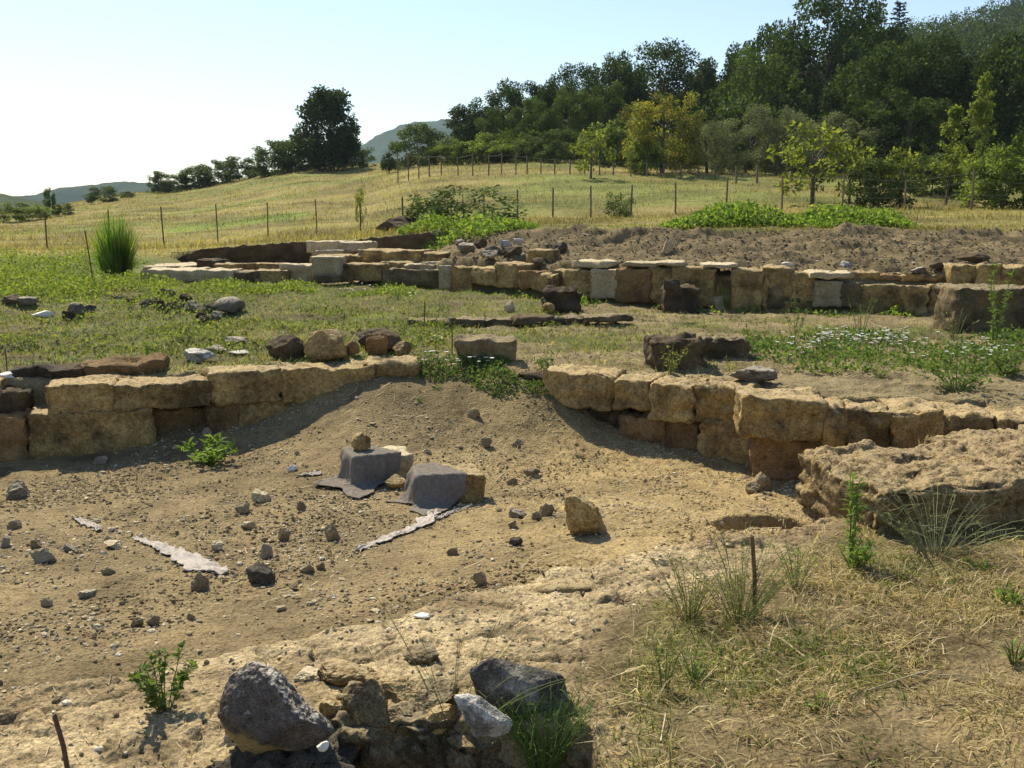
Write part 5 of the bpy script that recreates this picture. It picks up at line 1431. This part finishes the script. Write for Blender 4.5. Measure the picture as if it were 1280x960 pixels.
OAK = [(.046,.074,.016), (.070,.098,.021), (.028,.048,.011)]
OAKM = [(.075,.11,.022), (.10,.13,.026), (.058,.088,.018)]
OAKD = [(.040,.062,.016), (.055,.08,.02), (.03,.05,.012)]
LIMD = [(.115,.155,.034), (.15,.185,.04), (.085,.12,.028)]
SAP = [(.15,.175,.035), (.19,.20,.04), (.12,.145,.03)]
OLV = [(.155,.17,.08), (.19,.205,.105), (.125,.14,.062)]
YTR = [(.15,.155,.03), (.19,.175,.035), (.105,.135,.03), (.20,.155,.035)]
LIM = [(.15,.21,.04), (.19,.25,.05), (.11,.17,.035)]
BSH = [(.08,.115,.03), (.11,.14,.04), (.06,.09,.025)]
protos = {}
def proto(kind):
    """unit tree: crown 1 wide, 1 tall standing from z = 0 (mesh pair)"""
    if kind in protos: return protos[kind]
    K = {'oak1': (OAK, 'round', 70, 17000, .030, .07), 'oak2': (OAK, 'round', 55, 17000, .030, .06), 'oak3': (OAK, 'round', 100, 22000, .024, .07),
         'mid1': (OAKM, 'round', 60, 14000, .031, .06), 'mid2': (OAKM, 'round', 70, 15000, .030, .06), 'olive1': (OLV, 'round', 70, 11000, .027, .05), 'olive2': (OLV, 'round', 56, 11000, .027, .05),
         'yellow': (YTR, 'round', 75, 11000, .031, .10), 'lime': (SAP, 'round', 26, 750, .075, .22), 'lone': (OAKD, 'trap', 120, 20000, .034, .03), 'cone': (OAK, 'cone', 50, 3000, .06, .1),
         'bush1': (BSH, 'round', 90, 8500, .042, .0), 'bush2': (LIMD, 'round', 80, 7500, .043, .0), 'bush3': (BSH, 'round', 75, 7500, .043, .0), 'scrub': (BSH, 'round', 48, 2600, .05, .0), 'bush4': (OLV, 'round', 34, 2400, .06, .0)}[kind]
    cols, shape, ncl, nl, leaf, tb = K
    V, F, C, cl = crown(1, 1-tb, hash_id(kind), ncl, nl, leaf, cols, shape)
    V[:, 2] += tb; cl = cl+np.array([0, 0, tb])
    cm = mesh_np('crown', V, F, C); cm.materials.append(M['lime'] if cols is LIM or cols is LIMD or cols is YTR or cols is SAP else M['oak'])
    tm = trunk_mesh(1, tb, .028 if tb > 0 else .012, cl, hash_id(kind)+1); tm.materials.append(M['bark'])
    protos[kind] = (cm, tm); return protos[kind]
def hash_id(s): return sum(ord(c)*(i+3) for i, c in enumerate(s)) % 9973

def tree(name, kind, u, vt, Y, wp, label, cat='tree', group=None, wscale=1.0, dz=0):
    cm, tm = proto(kind)
    x = (u-640)/FPX*Y/CT*1.0; x = P(u, 200, Y)[0]
    z = gz(x, Y)-dz; top = P(u, vt, Y)[2]; h = max(.3, top-z); w = wp*Y/FPX*(1.25 if 'bush' in kind else 1.14); h *= 1.10 if 'bush' in kind else 1.04
    t = thing(name, (x, Y, z), label, cat, group)
    t.rotation_euler = (0, 0, random.uniform(0, 6.28)); t.scale = (w*wscale, w*wscale, h)
    if tm: link('trunk', tm, None, t)
    link('crown', cm, None, t)
    return t

FG = 'trees at the front of the wood'
T = [
 ('oak_tree','lone',412,116,90,90,'lone dark tree with a broad base on the crest of the field'),
 ('bush','bush1',342,178,92,44,'round dark bush left of the lone tree on the crest'),
 ('bush','bush1',374,172,94,50,'paler bush touching the left side of the lone tree'),
 ('bush','bush3',440,182,93,44,'dark bush at the right foot of the lone tree'),
 ('bush','bush3',198,217,96,24,'small rounded bush at the left end of the crest hedge'),
 ('bush','bush3',222,219,96,34,'low bush second from the left in the crest hedge'),
 ('bush','bush1',246,209,97,34,'taller bush in the middle of the crest hedge'),
 ('bush','bush1',272,202,97,40,'highest dark bush of the crest hedge'),
 ('bush','bush3',298,199,96,38,'bush at the right end of the crest hedge'),
 ('tree','bush1',522,158,76,54,'round dark tree standing alone left of the wood'),
 ('bush','bush2',558,176,74,36,'light green bush between the round tree and the wood'),
 ('conifer','cone',486,187,72,22,'small dark cone shaped shrub on the field crest'),
 ('tree','oak1',590,128,88,64,'dark tree at the left end of the wood'),
 ('tree','mid1',622,138,84,48,'mid green tree in front of the wood left end'),
 ('tree','oak2',648,108,88,76,'rounded dark tree second along the wood'),
 ('tree','oak1',688,101,90,62,'narrow dark tree at a dip in the wood outline'),
 ('tree','mid2',664,128,80,56,'mid green tree below the rounded second tree'),
 ('tree','oak3',722,88,88,70,'tall bushy tree left of the broad dark crown'),
 ('tree','oak2',765,76,92,70,'dark tree leaning on the left of the broad crown'),
 ('tree','oak3',822,62,92,120,'broad dark oak crown highest above the yellow tree'),
 ('tree','mid1',762,108,80,60,'paler green tree in front of the broad dark oak'),
 ('tree','mid2',712,118,80,60,'bushy mid green tree in the front of the wood'),
 ('tree','oak1',912,64,88,84,'dark oak filling the notch right of the broad crown'),
 ('tree','oak2',962,40,84,80,'dark shoulder tree left of the tallest tree'),
 ('tree','oak3',1022,4,80,150,'tallest oak towering in the middle of the wood'),
 ('tree','oak1',1074,14,84,100,'tall dark oak right of the tallest one'),
 ('tree','mid2',945,74,74,100,'mid green oak spreading below the tall shoulder tree'),
 ('tree','oak2',1100,66,66,120,'dark oak in front with a ragged left edge'),
 ('tree','oak3',1158,58,66,130,'wide dark oak below the conifer'),
 ('tree','oak1',1225,64,64,130,'dark oak behind the tall slender sapling'),
 ('tree','oak2',1290,50,62,140,'dark oak cut by the right picture edge'),
 ('tree','oak3',1360,40,62,150,'dark oak standing beyond the right picture edge'),
 ('tree','oak1',1130,120,60,110,'lower dark oak between the front oaks'),
 ('tree','yellow',828,114,57,92,'yellow green tree turning orange in front of the wood'),
 ('olive_tree','olive1',884,152,58,66,'grey green olive tree beside the yellow tree'),
 ('olive_tree','olive2',932,138,60,78,'grey green olive tree second from the yellow tree'),
 ('olive_tree','olive1',992,136,60,80,'wide olive tree below the tallest oak'),
 ('olive_tree','olive2',1048,148,60,80,'olive tree at the right of the olive row'),
 ('young_tree','lime',739,166,52,46,'young bright green tree beside the far fence'),
 ('bush','bush2',604,170,74,54,'light green bush at the foot of the wood left end'),
 ('bush','bush1',661,172,70,34,'dark little bush before the wood'),
 ('bush','bush3',700,166,68,46,'round dark bush in front of the wood'),
 ('bush','bush2',772,152,68,70,'yellow green thicket left of the yellow tree'),
 ('bush','bush2',806,178,56,36,'yellowish bush at the foot of the yellow tree'),
 ('bush','bush2',636,176,72,44,'pale bush between the dark bushes before the wood'),
 ('bush','scrub',578,228,30,110,'big sprawling bush with bare stems at the bank edge'),
 ('bush','scrub',545,238,30.5,70,'lower left half of the bush group at the bank edge'),
 ('bush','scrub',776,237,35,34,'small round bush by the near fence'),
 ('sapling','lime',1018,158,40,94,'open light green sapling in the middle of the right field'),
 ('sapling','lime',1065,176,40,54,'slimmer light green sapling touching the open one'),
 ('sapling','lime',1128,188,38,52,'short light green sapling right of the open one'),
 ('bush','bush3',1102,205,38.5,64,'dark low bush under the short sapling'),
 ('bush','bush2',1258,186,36,80,'light green bush at the right edge of the field'),
 ('bush','bush2',1285,170,37,70,'taller bush cut by the right picture edge'),
 ('bush','bush1',1168,196,44,60,'dim green bush between the sapling and the slender tree'),
 ('bush','bush1',58,237,70,12,'small dark upright bush at the far left of the field'),
 ('bush','bush2',22,255,64,50,'light bush row at the far left edge'),
 ('bush','bush3',76,256,66,20,'rounded bush right of the small upright one'),
 ('bush','bush3',126,235,84,34,'bush on the skyline below the distant hill'),
 ('bush','bush3',156,240,88,16,'tiny bush right of the skyline bush'),
 ('sapling','lime',449,236,36,14,'thin little sapling in the dry field near the fence'),
]
for (nm, kd, u, vt, Y, wp, lab) in T:
    g = FG if ('oak' in kd or 'mid' in kd) and kd != 'lone' else None
    tree(nm, kd, u, vt, Y, wp, lab, cat='bush' if nm == 'bush' else 'tree', group=g, dz=.0)

# slender trees on the right
def slender(u, vt, Y, wp, label, seed):
    x = P(u, 200, Y)[0]; z = gz(x, Y); h = P(u, vt, Y)[2]-z; w = wp*Y/FPX
    t = thing('slender_tree', (x, Y, z), label, 'tree')
    r = np.random.default_rng(seed); st, fo = MB(), MB()
    ts = np.linspace(0, 1, 10)[:, None]; pts = ts*np.array([.05*h, 0, h]) + r.normal(0, .008*h, (10, 3))*ts; pts[0, 2] = -.1
    st.tube(pts, .05, .012, (.11,.09,.065), 6)
    for i in range(46):
        k = .25+.75*r.random(); a = np.array([np.interp(k, ts[:, 0], pts[:, j]) for j in range(3)])
        g = r.uniform(0, 6.283); ln = w*.6*(1.15-k)*r.uniform(.5, 1.2)
        e = a+np.array([math.cos(g)*ln, math.sin(g)*ln, ln*.55]); st.tube([a, e], .012, .005, (.11,.09,.065), 4)
        m = 42; q = a+(e-a)*r.uniform(.25, 1.1, (m, 1)) + r.normal(0, .06, (m, 3)); d = unit(r.normal(size=(m, 3))+np.array([0, 0, -.2]))
        L = .13*r.uniform(.6, 1.3, m)
        fo.leaves(q, d, r.normal(size=(m, 3))+np.array([0, 0, .8]), L, L*.65, np.array([(.15,.19,.04), (.20,.21,.045), (.12,.16,.035)])[r.choice(3, m)]*r.uniform(.8, 1.2, (m, 1)))
    link('trunk', st.mesh('trunk'), M['twig'], t); link('crown', fo.mesh('crown'), M['lime'], t)
slender(1216, 94, 38, 50, 'tall slender yellow green tree at the right of the field', 31)
slender(1186, 134, 39, 46, 'shorter slender tree left of the tallest slender one', 32)
def conifer(u, vt, Y, label):
    x = P(u, 200, Y)[0]; z = gz(x, Y); h = P(u, vt, Y)[2]-z
    t = thing('conifer', (x, Y, z), label, 'tree'); st, fo = MB(), MB(); r = np.random.default_rng(3)
    st.tube([(0, 0, -.2), (0, 0, h)], .25, .03, (.07,.055,.045), 6)
    for i in range(70):
        k = .45+.55*(i/70); ln = (1-k)*h*.32+.25; g = i*2.4
        e = np.array([math.cos(g)*ln, math.sin(g)*ln, k*h-.12*ln+.25*ln]); a = np.array([0, 0, k*h]); st.tube([a, e], .04, .015, (.07,.055,.045), 4)
        m = 30; q = a+(e-a)*r.uniform(.15, 1.05, (m, 1)); d = unit(r.normal(size=(m, 3))*np.array([1, 1, .3])+(e-a)/ln*.8)
        L = .34*r.uniform(.6, 1.2, m); fo.leaves(q, d, r.normal(size=(m, 3)), L, L*.3, np.tile([[.03,.05,.025]], (m, 1)))
    link('trunk', st.mesh('trunk'), M['bark'], t); link('crown', fo.mesh('crown'), M['oak'], t)
conifer(1113, 2, 92, 'dark pointed conifer with layered branches rising above the oaks')

# the wood behind: one mass
def wood(name, label, spots, lsize, nleaf, cols, seed):
    Vs, Fs, Cs = [], [], []; n0 = 0
    r = np.random.default_rng(seed)
    for i, (x, y, w, h) in enumerate(spots):
        V, F, C, _ = crown(w, h, seed+i, 30, nleaf, lsize, cols)
        V = V + np.array([x, y, gz(x, y)-.1*h]); Vs.append(V); Fs.append(F+n0); Cs.append(C*r.uniform(.75, 1.2)); n0 += len(V)
    o = link(name, mesh_np(name, np.concatenate(Vs), np.concatenate(Fs), np.concatenate(Cs)), M['oak'])
    tag(o, label, 'wood', kind='stuff')
sp = []
r = np.random.default_rng(77)
for i in range(125):
    y = r.uniform(92, 135); u = r.uniform(590, 1500); top = np.interp(u, [590,700,820,900,960,1020,1100,1180,1500], [150,118,85,85,62,30,45,60,60])
    x = (u-640)/FPX*y; h = P(u, top+r.uniform(0, 22), y)[2]-gz(x, y)
    if h > 2.5: sp.append((x, y, r.uniform(6, 9), h))
for i in range(26):
    y = r.uniform(66, 76); u = r.uniform(860, 1500); x = (u-640)/FPX*y
    sp.append((x, y, r.uniform(5, 8), r.uniform(4, 6.5)))
sp2 = []
for i in range(46):
    y = r.uniform(64, 80); u = r.uniform(575, 1500); x = (u-640)/FPX*y
    sp2.append((x, y, r.uniform(2.5, 4.5), r.uniform(1.4, 2.8)))
wood('undergrowth', 'tangled green undergrowth along the foot of the wood', sp2, .24, 1300, OAKM, 6000)
wood('woodland', 'dense dark woodland filling in behind the front trees of the wood', sp, .34, 2000, OAK, 5000)
sp = []
for i in range(330):
    y = r.uniform(150, 345); u = r.uniform(1040, 1750); x = (u-640)/FPX*y
    sp.append((x, y, r.uniform(9, 14), r.uniform(8, 12)))
wood('hill_woodland', 'tree covered hillside rising at the top right behind the wood', sp, .6, 700, OAK, 7000)

# ------------------------------------------------------------------ distant hills
def hills(name, Y, prof, depth, col_a, col_b, seed):
    us = np.linspace(prof[0][0], prof[-1][0], 260); vs = np.interp(us, [p[0] for p in prof], [p[1] for p in prof])
    kern = np.ones(9)/9; vs = np.convolve(np.pad(vs, 4, mode='edge'), kern, 'valid')
    zt = np.array([P(640, v, Y)[2] for v in vs]); x = (us-640)/FPX*Y
    ks = np.linspace(-1, 1, 46); V = []
    for k in ks:
        y = np.full_like(x, Y + k*depth)
        g = math.cos(k*math.pi/2)**1.3
        z = (zt+25)*g - 25 + (fbm(x/60, y/60, seed, 4)*5 + fbm(x/14, y/14, seed, 3)*2.2)*(g > .02)*Y/1400
        V.append(np.stack([x*(1+k*depth/Y), y, z], 1))
    V = np.concatenate(V); m = len(x)
    i = np.arange((len(ks)-1)*m).reshape(len(ks)-1, m)[:, :-1].ravel()
    t = sstep(-.2, .25, fbm(V[:, 0]/90, V[:, 1]/90, seed+4, 3) )
    o = link(name, mesh_np(name, V, np.stack([i, i+1, i+m+1, i+m], 1), lerp3(col_a, col_b, t), True), M['hill']); o['kind'] = 'structure'
M['hill'] = vcol_mat('wooded_hill', rough=1, spec=0, scale=.08, bump=.0)
hills('hill', 1500, [(300,230),(400,205),(450,187),(475,171),(500,161),(535,154),(566,151),(640,150),(760,165),(900,200),(1000,240)], 500, (.040,.066,.048), (.058,.085,.058), 3.0)  # distance haze tinted into the colours, here and on the next hill
hills('hill', 1000, [(-500,215),(-300,228),(-120,238),(-40,243),(5,243),(40,247),(62,244),(90,236),(125,231),(172,228),(215,231),(300,240),(420,262)], 300, (.034,.056,.046), (.052,.072,.052), 6.0)
hills('hill', 620, [(-500,236),(-200,240),(-30,242),(20,246),(60,252),(110,262),(200,268)], 150, (.13,.12,.06), (.06,.075,.03), 9.0)

# ------------------------------------------------------------------ fences and rods
def fence(label, posts, hgt, r, mat, wires, name='wire_fence', lean=.03, square=False):
    pts = []
    for (u, Y, vt) in posts:
        x = P(u, 250, Y)[0]; z = gz(x, Y); h = hgt if vt is None else P(u, vt, Y)[2]-z
        pts.append((np.array([x, Y, z]), h))
    t = thing(name, tuple(pts[0][0]), label, 'fence'); o0 = pts[0][0]
    tops = []
    for p, h in pts:
        mb = MB(); tip = np.array([random.uniform(-lean, lean)*h, random.uniform(-lean, lean)*h, h])
        mb.tube([(0, 0, -.2), tuple(tip*.5), tuple(tip)], r*random.uniform(.85, 1.15), r*.9, (.1,.08,.06), 6)
        o = link('post', mb.mesh('post'), mat, t); o.location = tuple(p-o0); tops.append((p-o0, tip))
    if wires:
        mb = MB()
        for k in wires:
            for (a, ta), (b, tb) in zip(tops[:-1], tops[1:]):
                q0, q1 = a+ta*k, b+tb*k; mb.tube([q0, (q0+q1)/2-np.array([0, 0, .02]), q1], .004, .004, (.1,.1,.1), 4)
        link('wire', mb.mesh('wire'), M['wire'], t)
fence('thin rusty wire fence running along the near edge of the dry field at left', [(-60,29.5,266),(54,30,265),(133,30.5,262),(202,30.8,258),(270,31.3,255),(333,32,253),(395,32.8,249),(450,33.6,254),(503,34.2,246)], 1.3, .022, M['rust'], (.35, .65, .93))
fence('fence of brown posts standing in the field above the dark bank', [(503.5,34.4,247),(556,35,242),(605,35.5,239),(647,36,237),(691,36.3,235),(739,36.6,232),(789,36.8,231),(845,37,228),(908,37,223),(978,36.5,220),(1053,36,218),(1131,35.5,224),(1215,34.5,212),(1300,34,214)], 1.3, .035, M['post'], (.4, .7, .93))
fence('distant fence of many small posts crossing the upper field', [(498,58,191),(511,57.8,192),(524,57.5,193),(537,57.3,194),(552,57,193),(573,56.8,195),(591,56.5,191),(611,56.3,193),(627,56,191),(645,55.8,193),(659,55.5,194),(676,55.2,197),(693,55,198),(712,54.8,199),(730,54.6,200),(749,54.4,200),(766,54.2,201),(788,54,202),(808,53.8,203),(829,53.6,204),(850,53.4,205),(872,53.2,206),(893,53,207)], 1.15, .04, M['post'], (.5, .92))
def rod(name, u, vb, vt, r, mat, label, cat, lean=(0, 0), n=6):
    p = hit(u, vb); h = (vb-vt)*p[1]/CT/FPX*1.02; mb = MB()
    mb.tube([(0, 0, -.06), (lean[0]*h*.5+.004, lean[1]*h*.5, h*.5), (lean[0]*h, lean[1]*h, h)], r, r*.9, (.1,.08,.06), n)
    tag(link(name, mb.mesh(name), mat, loc=tuple(p)), label, cat)
rod('wooden_post', 920, 230, 209, .06, M['post'], 'stout short post left of its twin at the edge of the olive row', 'post')
rod('wooden_post', 946, 229, 208, .06, M['post'], 'stout short post right of its twin at the edge of the olive row', 'post')
rod('iron_rod', 118, 362, 291, .012, M['rust'], 'thin iron rod standing in weeds before the reed tuft', 'rod', (-.09, 0))
rod('iron_rod', 529, 420, 378, .008, M['rust'], 'thin iron rod standing at the left end of the dark kerb', 'rod', (.06, 0))
rod('iron_rod', 565, 443, 404, .007, M['rust'], 'thin iron rod standing behind the earth ramp', 'rod')
rod('iron_rod', 9, 468, 436, .006, M['rust'], 'thin iron rod above the left end of the left wall', 'rod')
rod('iron_rod', 88, 972, 888, .0085, M['rust'], 'short rusty iron rod leaning in the bottom left corner', 'rod', (-.22, .1), 8)
rod('brown_stick', 944, 766, 664, .010, M['stick'], 'brown stick planted upright in the dry grass right of centre', 'stick', (-.08, 0), 8)

# fallen twigs on the grass
for (u0, v0, u1, v1, lab) in ((1170,846,1222,856,'pale flat stick lying on the straw at right'), (955,790,1005,828,'long dry stalk leaning over the foreground straw'), (826,930,832,900,'dry stalk near the bottom centre right'), (1085,866,1160,846,'brown twig lying in the straw lower right')):
    a, b = hit(u0, v0), hit(u1, v1); mb = MB()
    mid = (a+b)/2; mid[2] = gz(mid[0], mid[1])+.02; b = b+np.array([0, 0, .025]); 
    mb.tube([np.zeros(3)+[0, 0, .008], mid-a, b-a], .004, .003, (.42,.34,.2), 5)
    tag(link('dry_twig', mb.mesh('dry_twig'), M['straw'], loc=tuple(a)), lab, 'twig')

# ------------------------------------------------------------------ light, sky, haze, camera
SUN_AZ = math.radians(-31)      # left of the view direction
SUN_EL = math.radians(47)
w = bpy.data.worlds.new('World'); scene.world = w; w.use_nodes = True
nt = w.node_tree; nt.nodes.clear()
sky = nt.nodes.new('ShaderNodeTexSky'); sky.sky_type = 'NISHITA'; sky.sun_disc = False
sky.sun_elevation = SUN_EL; sky.sun_rotation = SUN_AZ; sky.altitude = 300; sky.air_density = 1.0; sky.dust_density = 0.5; sky.ozone_density = 1.0
bg = nt.nodes.new('ShaderNodeBackground'); bg.inputs[1].default_value = .105
ow = nt.nodes.new('ShaderNodeOutputWorld')
nt.links.new(sky.outputs[0], bg.inputs[0]); nt.links.new(bg.outputs[0], ow.inputs[0])
sl = bpy.data.lights.new('sun', 'SUN'); sl.energy = 5.0; sl.angle = math.radians(.53); sl.color = (1, .91, .70)
so = bpy.data.objects.new('sun', sl); COL.objects.link(so)
d = Vector((math.sin(SUN_AZ)*math.cos(SUN_EL), math.cos(SUN_AZ)*math.cos(SUN_EL), math.sin(SUN_EL)))
so.rotation_euler = d.to_track_quat('Z', 'Y').to_euler(); so.location = d*40

USE_HAZE = True
if USE_HAZE:
    bm = bmesh.new(); bmesh.ops.create_cube(bm, size=1)
    me = bpy.data.meshes.new('haze'); bm.to_mesh(me); bm.free()
    hz = bpy.data.objects.new('haze', me); COL.objects.link(hz); hz['kind'] = 'stuff'; hz['label'] = 'thin pale summer haze in the air'
    hz.scale = (3600, 2300, 290); hz.location = (0, 1100, 290/2-60)
    m, n2 = new_mat('thin_haze')
    pv = n2.nodes.new('ShaderNodeVolumePrincipled'); pv.inputs['Color'].default_value = (.70,.86,1,1); pv.inputs['Density'].default_value = .00018; pv.inputs['Anisotropy'].default_value = 0.0
    oo = n2.nodes.new('ShaderNodeOutputMaterial'); n2.links.new(pv.outputs[0], oo.inputs['Volume']); me.materials.append(m)

cam = bpy.data.cameras.new('camera'); cam.sensor_width = 36; cam.lens = FPX/1280*36; cam.clip_end = 9000; cam.clip_start = .05
co = bpy.data.objects.new('camera', cam); COL.objects.link(co)
co.location = (0, 0, CAM_H); co.rotation_euler = (math.pi/2-PITCH, 0, 0)
scene.camera = co
scene.render.resolution_x = 1024; scene.render.resolution_y = 768
vs = scene.view_settings
vs.view_transform = 'Standard'; vs.look = 'None'; vs.exposure = 0.70; vs.gamma = 1
scene.render.engine = 'CYCLES'
cy = scene.cycles
cy.max_bounces = 6; cy.diffuse_bounces = 3; cy.transmission_bounces = 4; cy.transparent_max_bounces = 4; cy.volume_bounces = 0
cy.caustics_reflective = False; cy.caustics_refractive = False; cy.use_denoising = True; cy.denoiser = 'OPENIMAGEDENOISE'; cy.denoising_prefilter = 'ACCURATE'
